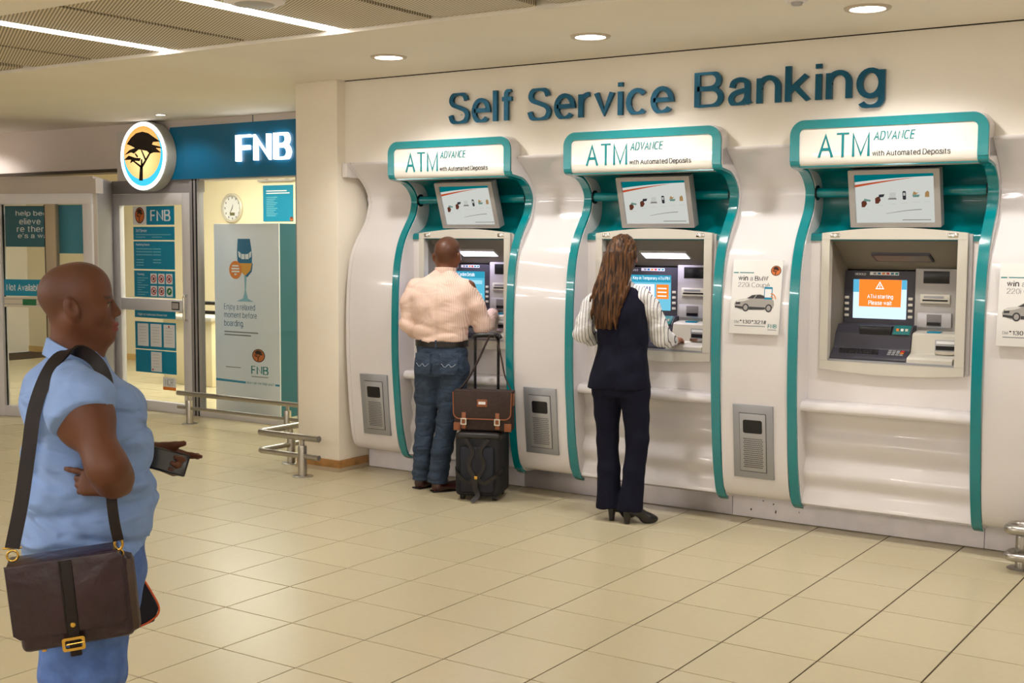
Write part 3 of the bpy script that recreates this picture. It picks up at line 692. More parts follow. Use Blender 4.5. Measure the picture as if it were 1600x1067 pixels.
# ------------------------------------------------------------------ advert monitors on the teal bars
def monitor(idx):
    lab = ['silver-framed advert screen hung above the man', 'silver-framed advert screen hung above the long-haired woman', 'silver-framed advert screen hung above the unused machine'][idx]
    t = empty('advert_screen', (ATM_C[idx]+[.05, .03, .01][idx], -.375, 1.988), label=lab, cat='screen', group='advert screens hung on the teal bars')
    t.rotation_euler = (math.radians([19, 17, 13.5][idx]), 0, 0)
    w, h = [.246, .258, .258][idx], .166
    box('case', -w, w, -.002, .05, -h, h, M_silver, t, bev=.005)
    ring('frame', rrect(-w, w, -h, h, .006), rrect(-w+.034, w-.034, -h+.026, h-.026, .002), 'y', -.02, 0, M_silver, t)
    E_s = glow('advert_paper', (.80, .82, .76, 1), .62)
    ps = box('display', -w+.033, w-.033, -.006, 0, -h+.025, h-.025, E_s, t)
    X0, X1, Z0, Z1 = -w+.034, w-.034, -h+.026, h-.026
    y = -.0062
    top = [(X0+(X1-X0)*k/12, Z1-.022-.022*(1-(k/12))**2+.004*(k/12)) for k in range(13)]
    poly('teal_banner', top+[(X1, Z1), (X0, Z1)], y, glow('advert_teal', (.0, .17, .19, 1), .7), ps)
    red = [(X0+(X1-X0)*k/12, Z1-.03-.03*(1-(k/12))**1.6+.012*(k/12)) for k in range(10)]
    poly('red_swoosh', red+[(p[0], p[1]-.013*(1-q/9)-.001) for q, p in reversed(list(enumerate(red)))], y-.0006, glow('advert_red', (.55, .09, .03, 1), .7), ps)
    poly('grey_swoosh', [(-.05+.2*k/10, -.088+.024*math.sin(k/10*1.4)) for k in range(11)]+[(-.05+.2*k/10, -.090+.022*math.sin(k/10*1.4)) for k in range(10, -1, -1)], y, glow('advert_grey', (.25, .22, .2, 1), .7), ps)
    poly('small_print', [(.04, -.128), (.2, -.128), (.2, -.124), (.04, -.124)], y, MATS['advert_grey'], ps)
    br = glow('advert_brown', (.16, .05, .03, 1), .6); dkk = glow('advert_dark', (.05, .05, .06, 1), .6); pal = glow('advert_pale', (.65, .66, .62, 1), .65); grn = glow('advert_green', (.2, .35, .3, 1), .6); ora = glow('advert_tan', (.5, .3, .12, 1), .6)
    sx = (X1-X0)/.448
    def pic(cx, cz, kind):
        P_ = lambda pts: [((cx+a)*sx, cz+b) for a, b in pts]
        if kind in ('hand1', 'hand2'):
            poly('icon_hand', P_([(-.026, -.03), (-.008, -.03), (.006, -.012), (.002, .004), (-.012, .01), (-.026, .0)]), y, br, ps)
            poly('icon_cards', P_([(-.008, .004), (.022, .008), (.03, .024), (-.002, .022)] if kind == 'hand2' else [(-.012, .006), (.026, .002), (.028, .012), (-.008, .02)]), y-.0006, dkk if kind == 'hand2' else grn, ps)
        elif kind == 'laptop':
            poly('icon_laptop', P_([(-.02, -.004), (.016, -.004), (.018, .024), (-.016, .024)]), y, pal, ps); poly('icon_base', P_([(-.03, -.016), (.022, -.016), (.018, -.006), (-.02, -.006)]), y, MATS['advert_grey'], ps)
        elif kind == 'phone': poly('icon_phone', [( (cx+a)*sx, cz+b) for a, b in rrect(-.009, .01, -.022, .028, .006, 3)], y, dkk, ps); poly('icon_face', P_([(-.005, .002), (.006, .002), (.006, .018), (-.005, .018)]), y-.0007, pal, ps)
        elif kind == 'plant': poly('icon_bowl', P_([(-.016, -.012), (.016, -.012), (.022, .002), (-.02, .002)]), y, grn, ps); poly('icon_leaves', P_([(-.018, .004), (.0, .002), (.018, .016), (.004, .012), (-.01, .022)]), y-.0006, ora, ps)
        else: poly('icon_figure', P_([(-.012, -.014), (.012, -.014), (.012, .014), (.004, .022), (-.01, .012)]), y, ora, ps)
        poly('icon_caption', P_([(-.02, -.042), (.018, -.042), (.018, -.039), (-.02, -.039)]), y, MATS['advert_pale'], ps)
    for cx, cz, kd in ((-.165, -.02, 'hand1'), (-.085, 0, 'hand2'), (-.01, .008, 'laptop'), (.055, .012, 'phone'), (.12, .016, 'plant'), (.182, .018, 'figure')): pic(cx, cz, kd)
for i in range(3): monitor(i)
# ------------------------------------------------------------------ car posters
M_car = mat('car_silver_print', rgb(158, 154, 150), .45); M_card = mat('car_dark_print', rgb(52, 52, 56), .45); M_carl = mat('car_light_print', rgb(206, 204, 200), .45)
def tree_logo(parent, cx, cz, rx, rz, y, rim=None, face=None, treem=None):
    if rim: poly('emblem_rim', ell_pts(cx, cz, rx, rz, 36), y, rim, parent)
    if face: poly('emblem_sun', ell_pts(cx, cz, rx*.88, rz*.88, 36), y-.0006, face, parent)
    TR = [(-.62, .42), (-.45, .62), (-.25, .76), (.0, .80), (.22, .74), (.34, .66), (.55, .52), (.68, .44), (.40, .44), (.36, .36), (.66, .28), (.74, .22), (.50, .24), (.70, .08), (.42, .10), (.28, .06), (.16, .16), (-.02, .20), (-.16, .22), (-.34, .10), (-.46, .14), (-.72, .06), (-.52, .22), (-.30, .28), (-.46, .36)]
    poly('emblem_canopy', [(cx+a*rx, cz+b*rz) for a, b in TR], y-.0012, treem, parent)
    poly('emblem_branch', [(cx+a*rx, cz+b*rz) for a, b in [(-.74, -.10), (-.55, .04), (-.3, -.04), (-.08, -.06), (-.12, -.16), (-.34, -.14), (-.5, -.22), (-.46, -.1)]], y-.0012, treem, parent)
    for a, b, c, d, w in ((-.09, -.80, -.06, -.32, .075), (-.06, -.36, -.40, -.12, .035), (-.05, -.36, .30, .12, .04), (.1, -.12, -.05, .2, .03), (-.05, -.42, -.05, -.1, .04), (-.2, -.02, -.3, .1, .03)):
        n = math.hypot(c-a, d-b); px, pz = -(d-b)/n*w, (c-a)/n*w
        poly('emblem_trunk', [(cx+(a+px)*rx, cz+(b+pz)*rz), (cx+(a-px)*rx, cz+(b-pz)*rz), (cx+(c-px*.7)*rx, cz+(d-pz*.7)*rz), (cx+(c+px*.7)*rx, cz+(d+pz*.7)*rz)], y-.0012, treem, parent)
M_sun = mat('emblem_sun_print', rgb(205, 110, 55), .5); M_treeink = mat('emblem_tree_print', rgb(45, 25, 18), .5)
def car_poster(x, label):
    t, ang = on_panel('car_poster', x, 1.407, label, 'poster', 'car competition posters', off=.012)
    # gently tilted print, 0.315 x 0.445 m
    pp = box('print_sheet', -.157, .157, -.006, .004, -.222, .222, mat('poster_sheet', rgb(226, 224, 222), .3), t, bev=.002)
    y = -.0062
    poly('teal_rule', [(-.150, .142), (-.118, .142), (-.118, .148), (-.150, .148)], y, M_tealink, pp)
    poly('small_line', [(-.11, .143), (-.02, .143), (-.02, .148), (-.11, .148)], y, M_tealink, pp)
    txt('headline_win', 'win', -.118, -.056, .098, .128, y, M_ink, pp, offset=.02)
    txt('headline_a', 'a', -.042, -.024, .098, .120, y, M_inkg, pp)
    txt('headline_maker', 'BMW', -.012, .072, .098, .126, y, M_ink, pp, offset=.02)
    txt('headline_model', '220i Coup\u00e9', -.118, .084, .052, .088, y, M_inkg, pp, offset=-.01)
    tree_logo(pp, .118, .160, .032, .030, y, M_treeink, M_sun, M_treeink)
    # coupe, three-quarter front view
    pl = lambda n_, pts, m_, d=0: poly(n_, [(-.018+a, -.042+b) for a, b in pts], y-d, m_, pp)
    pl('car_body', [(-.112, -.020), (-.116, .0), (-.105, .018), (-.085, .028), (-.04, .034), (-.005, .055), (.045, .060), (.085, .050), (.115, .034), (.132, .026), (.136, .0), (.130, -.022), (.06, -.034), (-.07, -.036)], M_car)
    pl('car_bonnet', [(-.105, .018), (-.085, .028), (-.04, .034), (-.02, .028), (-.055, .016), (-.10, .010)], M_carl, .0007)
    pl('car_glass', [(-.035, .033), (-.003, .052), (.02, .055), (.005, .034)], M_card, .0007); pl('car_glass', [(.012, .034), (.028, .055), (.05, .056), (.085, .044), (.07, .034)], M_card, .0007)
    pl('car_grille', [(-.108, -.004), (-.106, .008), (-.078, .010), (-.078, -.002)], M_card, .0007); pl('car_grille', [(-.112, -.024), (-.06, -.03), (-.062, -.016), (-.11, -.012)], M_card, .0007)
    for cx_ in (-.042, .104): pl('car_wheel', ell_pts(cx_, -.022, .021, .024, 18), M_card, .0010); pl('car_wheel_rim', ell_pts(cx_, -.022, .013, .016, 14), M_car, .0016)
    pl('car_sill', [(-.02, -.034), (.082, -.03), (.082, -.018), (-.02, -.016)], M_card, .0007)
    # phone above the car with signal arcs
    prism('phone_print', rrect(.052, .104, -.012, .062, .005), 'y', y-.0007, y, M_post, pp, smooth=None); poly('phone_face', [(.057, .0), (.099, .0), (.099, .05), (.057, .05)], y-.0012, M_paper, pp)
    for q in (1, 2):
        o_ = [(.094+.017*q*math.cos(a*PI/24), -.008+.017*q*math.sin(a*PI/24)) for a in range(0, 13)]
        poly('signal_arc', o_+[(.094+(.017*q-.005)*math.cos(a*PI/24), -.008+(.017*q-.005)*math.sin(a*PI/24)) for a in range(12, -1, -1)], y-.0018, M_orange, pp)
    txt('dial_word', 'Dial', -.126, -.098, -.158, -.142, y, M_inkg, pp); txt('dial_code', '*130*321#', -.092, .075, -.16, -.138, y, M_ink, pp, offset=.012)
    poly('fine_print', [(-.124, -.176), (.07, -.176), (.07, -.171), (-.124, -.171)], y, M_inkg, pp)
    txt('bank_letters', 'FNB', .088, .142, -.182, -.158, y, M_tealink, pp, offset=.02)
    poly('bank_line', [(.088, -.194), (.142, -.194), (.142, -.190), (.088, -.190)], y, M_inkg, pp)
car_poster(.118, 'car competition poster on the white panel between second and third machines')
car_poster(1.655, 'car competition poster cut by the right edge of the picture')
# ------------------------------------------------------------------ bank shopfront
FY = .97
M_fasc = mat('mauve_cream_fascia', rgb(232, 220, 214), .6)
tag(box('wall_fascia', -14, -7.5, FY, FY+.2, 2.46, CZ, M_fasc), kind='structure')
tag(box('wall_fascia_right', -7.5, -3.4, FY, FY+.2, 2.32, CZ, M_fasc), kind='structure')
tag(box('trim_1', -14, -7.45, FY-.02, FY+.22, 2.43, 2.465, mat('dark_bronze_trim', rgb(70, 58, 48), .5)), kind='structure')
tag(box('trim_2', -5.57, -5.56, FY-.004, FY, 2.84, CZ, M_inkg), kind='structure')
tag(box('wall_store_back', -14, -3.4, 4.4, 4.6, 0, CZ, M_inner), kind='structure')
tag(box('wall_store_right', -3.6, -3.4, .4, 4.4, 0, CZ, M_inner), kind='structure')
tag(box('baseboard_store', -14, -3.6, 4.385, 4.4, 0, .09, mat('yellow_skirting', rgb(214, 178, 110), .5)), kind='structure')
# petrol sign board with letters
sb = empty('bank_sign_board', (0, FY, 0), label='petrol blue shop sign board with glowing white letters FNB', cat='sign')
prism('grey_end', [(-7.49, 2.335), (-6.62, 2.335), (-6.62, 2.835), (-7.49, 2.835)], 'y', -.03, -.002, mat('sign_grey_end', rgb(222, 216, 212), .45), sb)
cl = [(-6.66+.035*math.sin(PI*i/10)*-1, 2.33+.51*i/10) for i in range(11)]
prism('petrol_board', cl[::-1]+[(-3.5, 2.33), (-3.5, 2.84)][0:2], 'y', -.05, -.031, M_fnb, sb, smooth=None) if False else prism('petrol_board', cl+[(-3.62, 2.84), (-3.62, 2.33)], 'y', -.05, -.031, M_fnb, sb, smooth=None)
M_lit = glow('lit_letter', (1, 1, 1, 1), 3.2)
for ch, a, b in (('F', -5.721, -5.525), ('N', -5.485, -5.275), ('B', -5.228, -5.02)):
    txt('letter', ch, a, b, 2.478, 2.722, -.05, M_lit, sb, w=.165, depth=.03)
# round illuminated tree sign
rs = empty('round_tree_sign', (-6.91, FY-.055, 2.562), label='round illuminated sign with a black acacia tree on an orange sun', cat='sign')
lathe('drum', [(0, 0), (.345, 0), (.345, -.11), (.335, -.12), (0, -.12)], mat('sign_drum', rgb(170, 168, 160), .4), rs, 48, 'y')
lathe('white_rim', [(.295, -.121), (.335, -.121), (.335, -.126), (.295, -.126)], glow('rim_lit', (.95, .98, 1, 1), 2.6), rs, 48, 'y', cap=False)
def sun_mat():
    m = glow('sun_lit', (1, .6, .1, 1), 1.25); nt = m.node_tree
    tc = nt.nodes.new('ShaderNodeTexCoord'); mp = nt.nodes.new('ShaderNodeMapping'); mp.vector_type = 'POINT'
    gr = nt.nodes.new('ShaderNodeTexGradient'); gr.gradient_type = 'SPHERICAL'
    mp.inputs['Scale'].default_value = (2.6, 2.6, 2.6); mp.inputs['Location'].default_value = (-.0, .32, .12)
    cr = nt.nodes.new('ShaderNodeValToRGB'); cr.color_ramp.elements[0].color = (.80, .26, .03, 1); cr.color_ramp.elements[1].color = (1, .78, .34, 1)
    e = [n for n in nt.nodes if n.type == 'EMISSION'][0]
    nt.links.new(tc.outputs['Object'], mp.inputs[0]); nt.links.new(mp.outputs[0], gr.inputs[0]); nt.links.new(gr.outputs[0], cr.inputs[0]); nt.links.new(cr.outputs[0], e.inputs[0])
    return m
lathe('blue_crescent', [(0, -.1215), (.297, -.1215), (.297, -.123), (0, -.123)], glow('crescent_lit', (.05, .50, .72, 1), 1.2), rs, 48, 'y')
poly('orange_sun', ell_pts(-.012, .035, .272, .262, 48), -.1232, sun_mat(), rs, .001)
M_bt = mat('sign_tree_black', rgb(28, 16, 10), .5)
tree_logo(rs, -.0, .0, .385, .30, -.1245, None, None, M_bt)
# ---- glazed door
dr = tag(empty('door_1', (0, FY, 0)), kind='structure')
def bar_(n, x0, x1, z0, z1, y0=-.03, y1=.03, m=M_alu, p=None): return box(n, x0, x1, y0, y1, z0, z1, m, p or dr, bev=.004)
bar_('stile', -7.60, -7.47, .0, 2.20); bar_('stile', -6.535, -6.42, .0, 2.20)
bar_('top_rail', -7.47, -6.535, 2.085, 2.20); bar_('middle_rail', -7.47, -6.535, 1.02, 1.14); bar_('bottom_rail', -7.47, -6.535, .0, .10)
box('upper_pane', -7.475, -6.53, -.006, .0, 1.135, 2.09, M_glass, dr); box('lower_pane', -7.475, -6.53, -.006, 0, .095, 1.025, M_glass, dr)
lk = bar_('lock_plate', -6.70, -6.585, 1.04, 1.12, -.034, -.028, M_black); box('lock_face', -6.69, -6.595, -.037, -.033, 1.05, 1.11, M_grey, lk)
hn = tube('door_handle', arc_path([(-6.47, -.03, 1.19), (-6.47, -.075, 1.18), (-6.47, -.075, .95), (-6.47, -.03, .94)], .02), .014, M_chrome, dr)
tag(box('trim_3', -7.62, -6.30, FY-.02, FY+.06, 2.205, 2.335, M_alug), kind='structure')
jb = tag(box('trim_4', -6.415, -6.305, FY-.035, FY+.05, 0, 2.335, M_alug, bev=.003), kind='structure')
box('jamb_groove', -6.372, -6.357, -.0, .004, 0, 2.33, M_black, jb).location = (0, FY-.038, 0)
box('jamb_groove', -6.325, -6.308, -.0, .004, 0, 2.33, M_black, jb).location = (0, FY-.038, 0)
# ---- shop window
wn = tag(empty('window_1', (0, FY, 0)), kind='structure')
box('pane', -6.305, -5.02, -.004, .004, .07, 2.335, M_glass, wn); box('pane', -5.01, -3.6, -.004, .004, .07, 2.335, M_glass, wn)
box('joint', -5.021, -5.009, -.008, .008, .07, 2.335, M_alug, wn)
box('base_rail', -6.305, -3.6, -.04, .04, 0, .07, M_alu, wn, bev=.003)
# ---- stickers on the door (seen from outside)
def sheet(name, x0, x1, z0, z1, y, m, label, cat='poster', group=None, th=.002):
    t = empty(name, (0, y, 0), label=label, cat=cat, group=group)
    box('sheet', x0, x1, -th, 0, z0, z1, m, t); return t
DYX = FY-.0075
def bars(t, L, m, y=-.0022):
    for x0, x1, z0, h in L: poly('print_line', [(x0, z0), (x1, z0), (x1, z0+h), (x0, z0+h)], y, m, t)
GR = 'turquoise notices on the glass door'
M_pale = mat('pale_turquoise_ink', rgb(120, 190, 206), .5)
t = sheet('door_notice', -7.283, -6.665, 1.888, 2.075, DYX, M_post, 'topmost door notice with tree emblem and FNB letters', group=GR)
poly('white_field', [(-7.283, 1.888), (-7.08, 1.888), (-7.08, 2.075), (-7.283, 2.075)], -.0022, M_paper, t)
tree_logo(t, -7.18, 1.985, .072, .082, -.003, M_treeink, M_sun, M_treeink)
txt('letters', 'FNB', -7.02, -6.72, 1.925, 2.035, -.0022, M_paper, t, offset=.02)
t = sheet('door_notice', -7.283, -6.665, 1.735, 1.868, DYX, M_post, 'narrow turquoise door notice just under the emblem one', group=GR)
txt('heading', '24/7 Service', -7.245, -7.08, 1.815, 1.845, -.0022, M_paper, t); bars(t, [(-7.245, -6.72, 1.785, .008), (-7.245, -7.1, 1.76, .008), (-7.0, -6.85, 1.76, .008)], M_pale)
t = sheet('door_notice', -7.283, -6.667, 1.44, 1.722, DYX, M_post, 'turquoise banking hours notice on the upper door pane', group=GR)
txt('heading', 'Banking hours', -7.245, -7.04, 1.672, 1.70, -.0022, M_paper, t)
bars(t, [(-7.245, -7.0, 1.64-.03*i, .010) for i in range(3)]+[(-6.99, -6.87, 1.64-.03*i, .010) for i in range(3)]+[(-7.245, -7.13, 1.53-.028*i, .010) for i in range(3)]+[(-6.99, -6.87, 1.53-.028*i, .010) for i in range(2)], M_pale)
t = sheet('door_notice', -7.283, -6.667, 1.155, 1.425, DYX, M_post, 'turquoise door notice with six round warning symbols', group=GR)
txt('heading', 'Warning', -7.235, -7.13, 1.372, 1.398, -.0022, M_paper, t)
bars(t, [(-7.235, -7.07-.05*(i % 3), 1.345-.024*i, .008) for i in range(8)], M_pale)
for i in range(3):
    for j in range(2):
        cx, cz = -6.985+.116*i, 1.345-.125*j
        s_ = prism('symbol_card', rrect(cx-.047, cx+.047, cz-.052, cz+.052, .004, 2), 'y', -.0035, -.002, M_paper, t, smooth=None)
        rm = M_red if (i, j) != (2, 1) else mat('green_ink', rgb(20, 120, 60), .5)
        if (i, j) == (2, 1): poly('symbol_disc', ell_pts(cx, cz, .037, .037, 20), -.0036, rm, s_); poly('symbol_mark', [(cx-.014, cz-.016), (cx+.018, cz+.004), (cx+.008, cz+.02), (cx-.006, cz+.008)], -.0045, M_paper, s_)
        else:
            ring('symbol_ring', ell_pts(cx, cz, .039, .039, 20), ell_pts(cx, cz, .029, .029, 20), 'y', -.0044, -.0034, rm, s_)
            poly('symbol_mark', [(cx-.02, cz-.012), (cx+.006, cz-.018), (cx+.02, cz+.008), (cx+.002, cz+.016)], -.0042, M_ink, s_)
            poly('symbol_bar', [(cx-.026, cz+.02), (cx+.02, cz-.026), (cx+.026, cz-.02), (cx-.02, cz+.026)], -.0046, rm, s_)
t = sheet('door_notice', -7.285, -6.67, .945, 1.018, DYX, M_post, 'narrow notice reading Right of Admission Reserved below the door rail', group=GR)
txt('heading', 'Right of Admission Reserved', -7.235, -6.80, .962, .99, -.0022, M_paper, t)
t = sheet('door_notice', -7.284, -6.668, .625, .905, DYX, M_post, 'turquoise door notice framing three white certificates', group=GR)
for i in range(3):
    x = -7.245+.198*i; c_ = box('certificate', x, x+.165, -.0035, -.002, .655, .885, M_paper, t)
    for q in range(6): poly('print_line', [(x+.03, .85-.03*q), (x+.135, .85-.03*q), (x+.135, .852-.03*q), (x+.03, .852-.03*q)], -.0035, M_inkg, c_)
    if i == 2: poly('seal', ell_pts(x+.08, .865, .01, .012, 12), -.0036, M_red, c_)
t = sheet('door_notice', -7.283, -6.667, .385, .615, DYX, M_post, 'lowest turquoise door notice with a single white certificate', group=GR)
c_ = box('certificate', -7.045, -6.885, -.0035, -.002, .40, .60, M_paper, t)
for q in range(5): poly('print_line', [(-7.02, .57-.03*q), (-6.92, .57-.03*q), (-6.92, .572-.03*q), (-7.02, .572-.03*q)], -.0035, M_inkg, c_)
poly('seal', ell_pts(-7.02, .42, .011, .01, 12), -.0036, M_red, c_)
t = sheet('door_sticker', -6.872, -6.68, .222, .352, DYX, M_paper, 'small white and orange NCR sticker low on the door', 'sticker')
txt('letters', 'NCR', -6.84, -6.72, .27, .335, -.0022, M_inkg, t, offset=-.012); poly('orange_band', [(-6.872, .222), (-6.68, .222), (-6.68, .255), (-6.872, .255)], -.0022, M_orange, t)
# ---- standing light box with the champagne advert
lb = empty('advert_light_box', (-6.0, 1.3, 0), label='tall white standing advert with a champagne glass behind the shop window', cat='advert stand')
box('body', -.45, .44, 0, .25, 0, 1.9, mat('stand_teal_side', rgb(0, 92, 112), .5), lb)
fp = box('front_sheet', -.458, .443, -.012, 0, .0, 1.9, mat('stand_sheet', rgb(230, 232, 242), .4), lb, bev=.002)
y = -.0122; ox = 6.0
pl = lambda n_, pts, m_, d=0: poly(n_, [(a+ox, b) for a, b in pts], y-d, m_, fp)
pl('glass_top', [(-6.12, 1.751), (-5.95, 1.751), (-5.928, 1.64), (-5.922, 1.58), (-5.925, 1.51), (-6.122, 1.51), (-6.13, 1.58), (-6.13, 1.64)], M_blueink)
pl('glass_wine', [(-6.122, 1.51), (-5.925, 1.51), (-5.945, 1.44), (-6.0, 1.39), (-6.03, 1.39), (-6.10, 1.44)], mat('wine_print', rgb(226, 160, 60), .5))
pl('glass_shade', [(-5.925, 1.51), (-5.945, 1.44), (-6.02, 1.385), (-5.99, 1.372), (-5.928, 1.43), (-5.912, 1.51)], M_blueink, .0006)
pl('smile', [(-6.115, 1.63), (-6.06, 1.60), (-5.985, 1.60), (-5.932, 1.63), (-5.936, 1.575), (-5.97, 1.55), (-6.07, 1.55), (-6.108, 1.575)], M_paper, .0006)
for xx in (-6.075, -6.02, -5.965): pl('tooth_gap', [(xx-.004, 1.545), (xx+.004, 1.545), (xx+.004, 1.62), (xx-.004, 1.62)], M_blueink, .0012)
pl('glass_stem', [(-6.035, 1.39), (-6.0, 1.39), (-6.012, 1.24), (-5.985, 1.155), (-6.055, 1.155), (-6.028, 1.24)], mat('stem_print', rgb(140, 190, 206), .5))
pl('glass_foot', [(-6.147, 1.13), (-5.91, 1.13), (-5.985, 1.16), (-6.055, 1.16)], MATS['stem_print'], .0006)
pl('orange_disc', ell_pts(-6.155, 1.442, .088, .09, 28), M_orange, .0012)
for i, (a, b) in enumerate(((-6.20, -6.11), (-6.21, -6.10), (-6.21, -6.10), (-6.17, -6.14))): pl('disc_words', [(a, 1.475-.028*i), (b, 1.475-.028*i), (b, 1.49-.028*i), (a, 1.49-.028*i)], M_paper, .0018)
for i, (s_, x1) in enumerate((('Enjoy a relaxed', -5.89), ('moment before', -5.865), ('boarding.', -6.05))):
    zt = 1.105-.083*i
    txt('headline', s_, -6.325+ox, x1+ox, zt-(.078 if i != 1 else .058), zt, y, M_blueink, fp, offset=-.004)
for i in range(2): pl('copy_line', [(-6.325, .815-.03*i), (-5.85-.1*i, .815-.03*i), (-5.85-.1*i, .828-.03*i), (-6.325, .828-.03*i)], M_inkg)
pl('blue_rule', [(-6.455, .318), (-6.03, .312), (-6.03, .332), (-6.455, .342)], M_post); pl('blue_rule', [(-5.625, .312), (-5.565, .312), (-5.565, .330), (-5.625, .330)], M_post)
txt('slogan', 'how can we help you?', -6.015+ox, -5.64+ox, .305, .338, y, M_tealink, fp)
txt('bank_letters', 'FNB', -5.952+ox, -5.715+ox, .415, .495, y, M_tealink, fp, offset=.02)
pl('bank_line', [(-5.95, .385), (-5.717, .385), (-5.717, .393), (-5.95, .393)], M_inkg); pl('web_line', [(-6.31, .462), (-6.10, .462), (-6.10, .47), (-6.31, .47)], M_inkg)
tree_logo(fp, -5.848+ox, .60, .088, .066, y, M_treeink, M_sun, M_treeink)
# ---- things inside the bank
t = empty('wall_clock', (-9.455, 4.4, 2.172), label='round white wall clock inside the bank above the advert', cat='clock')
lathe('clock_rim', [(.2, 0), (.2, -.03), (.185, -.045), (.165, -.04), (.165, -.01)], mat('clock_rim_silver', rgb(206, 200, 186), .35, metal=.2), t, 40, 'y', cap=False)
df = lathe('dial', [(0, -.012), (.168, -.012), (.168, 0), (0, 0)], M_paper, t, 40, 'y')
for k in range(12):
    a = k*PI/6; poly('hour_mark', [(.14*math.sin(a)+dx, .14*math.cos(a)+dz) for dx, dz in ((-.007, -.014), (.007, -.014), (.007, .014), (-.007, .014))], -.012, M_ink, df)
for ang, ln in ((math.radians(215), .085), (math.radians(15), .05)):
    dx, dz = math.sin(ang), math.cos(ang); poly('clock_hand', [(-dz*.007, dx*.007), (dz*.007, -dx*.007), (dx*ln+dz*.003, dz*ln-dx*.003), (dx*ln-dz*.003, dz*ln+dx*.003)], -.014, M_ink, t)
box('date_window', -.045, .045, -.0145, -.012, -.10, -.06, mat('date_olive', rgb(110, 104, 70), .5), df)
t = sheet('wall_notice', -8.88, -8.345, 1.99, 2.46, 4.4, M_post, 'turquoise text notice on the bank wall beside the clock', 'poster', th=.01)
bars(t, [(-8.82, -8.45, 2.38, .014), (-8.82, -8.40, 2.35, .014)], M_paper, -.0105); bars(t, [(-8.82, -8.62-.05*(i % 3)*.6, 2.30-.024*i, .008) for i in range(11)], M_pale, -.0105)
tree_logo(t, -8.37, 2.02, .03, .03, -.0105, M_treeink, M_sun, M_treeink)
t = empty('picture_ledge', (-8.62, 4.4, 2.52), label='slim shelf fixed above the text notice inside the bank', cat='shelf')
box('ledge', -.31, .31, -.06, 0, -.012, .012, M_grey, t); box('bracket', -.2, -.17, -.04, 0, .012, .05, M_grey, t); box('bracket', .17, .2, -.04, 0, .012, .05, M_grey, t)
t = empty('queue_rail', (-7.6, 2.0, 0), label='black double queue rail inside the bank behind the advert', cat='railing')
tube('upper_rail', [(-.2, 0, 1.05), (1.3, 0, 1.05)], .022, M_black, t); tube('lower_rail', [(-.2, 0, .945), (1.3, 0, .945)], .022, M_black, t)
for x in (-.1, 1.2): tube('post', [(x, 0, 0), (x, 0, 1.05)], .025, M_black, t); 
t = empty('bank_counter', (-8.3, 2.7, 0), label='low cream counter seen through the glass door', cat='counter')
box('counter_body', -.6, .25, 0, .5, 0, .78, M_inner, t, bev=.01); box('counter_top', -.65, .3, -.05, .55, .78, .83, M_cream, t, bev=.01)
t = empty('added_bank_lamp', (-8.2, 2.6, CZ-.02), label='added unseen ceiling lamp lighting the bank interior', cat='ceiling light')  # unseen lamp panel added to light the bank interior
box('lamp_body', -1.3, 1.3, -.9, .9, 0, .02, M_alu, t); box('lamp_panel', -1.25, 1.25, -.85, .85, -.006, 0, glow('store_fill_lamp', (1, .93, .78, 1), 9.0), t)
t = empty('added_bank_lamp', (-5.2, 2.6, CZ-.02), label='added ceiling lamp lighting the bank interior, hidden by the sign', cat='ceiling light')  # second added lamp panel, out of view
box('lamp_body', -1.0, 1.0, -.9, .9, 0, .02, M_alu, t); box('lamp_panel', -.95, .95, -.85, .85, -.006, 0, MATS['store_fill_lamp'], t)
# ---- entrance booth, turned a little away from the shopfront
BA = .32
bt = tag(empty('door_2', (-7.981, -.147, 0), rz=BA), kind='structure')
M_booth = mat('booth_greybeige', rgb(186, 176, 170), .5)
box('booth_header', -1.6, 1.155, -.02, .10, 2.175, 2.315, M_booth, bt)
box('head_rail', -1.6, 1.11, -.03, .05, 2.075, 2.175, M_alu, bt, bev=.003)
box('stile', -.04, .085, -.03, .05, 0, 2.075, M_alu, bt, bev=.003); box('stile', 1.01, 1.11, -.03, .05, 0, 2.075, M_alu, bt, bev=.003)
box('mullion', .585, .70, -.02, .04, .1, 2.075, mat('mullion_bronze', rgb(176, 160, 138), .45), bt, bev=.003)
box('base_rail', .085, 1.01, -.03, .05, 0, .1, M_alu, bt, bev=.003)
box('pane', .085, .585, .0, .006, .1, 2.075, M_glass, bt); box('pane', .70, 1.01, .0, .006, .1, 2.075, M_glass, bt)
box('pane_gasket', .098, .105, -.012, .004, .1, 2.07, M_black, bt); box('pane_gasket', .57, .584, -.012, .004, .1, 2.07, M_black, bt)
box('door_leaf', -1.55, -.05, -.01, .02, .1, 2.075, M_glass, bt)
# side return to the shopfront
e0 = Vector((-7.981+1.11*math.cos(BA), -.147+1.11*math.sin(BA))); e1 = Vector((-7.61, FY-.02))
ang = math.atan2(e1.y-e0.y, e1.x-e0.x); L_ = (e1-e0).length
br_ = tag(empty('wall_booth_side', (e0.x, e0.y, 0), rz=ang), kind='structure')
box('side_panel', .03, L_, -.02, .03, 0, 2.315, M_alug, br_); box('corner_post', 0, .06, -.03, .04, 0, 2.175, M_booth, br_)
tag(prism('ceiling_booth', [(-9.5, -.63), (e0.x, e0.y), (-7.61, FY), (-9.5, FY)], 'z', 2.315, 2.34, M_booth, None, smooth=None), kind='structure')
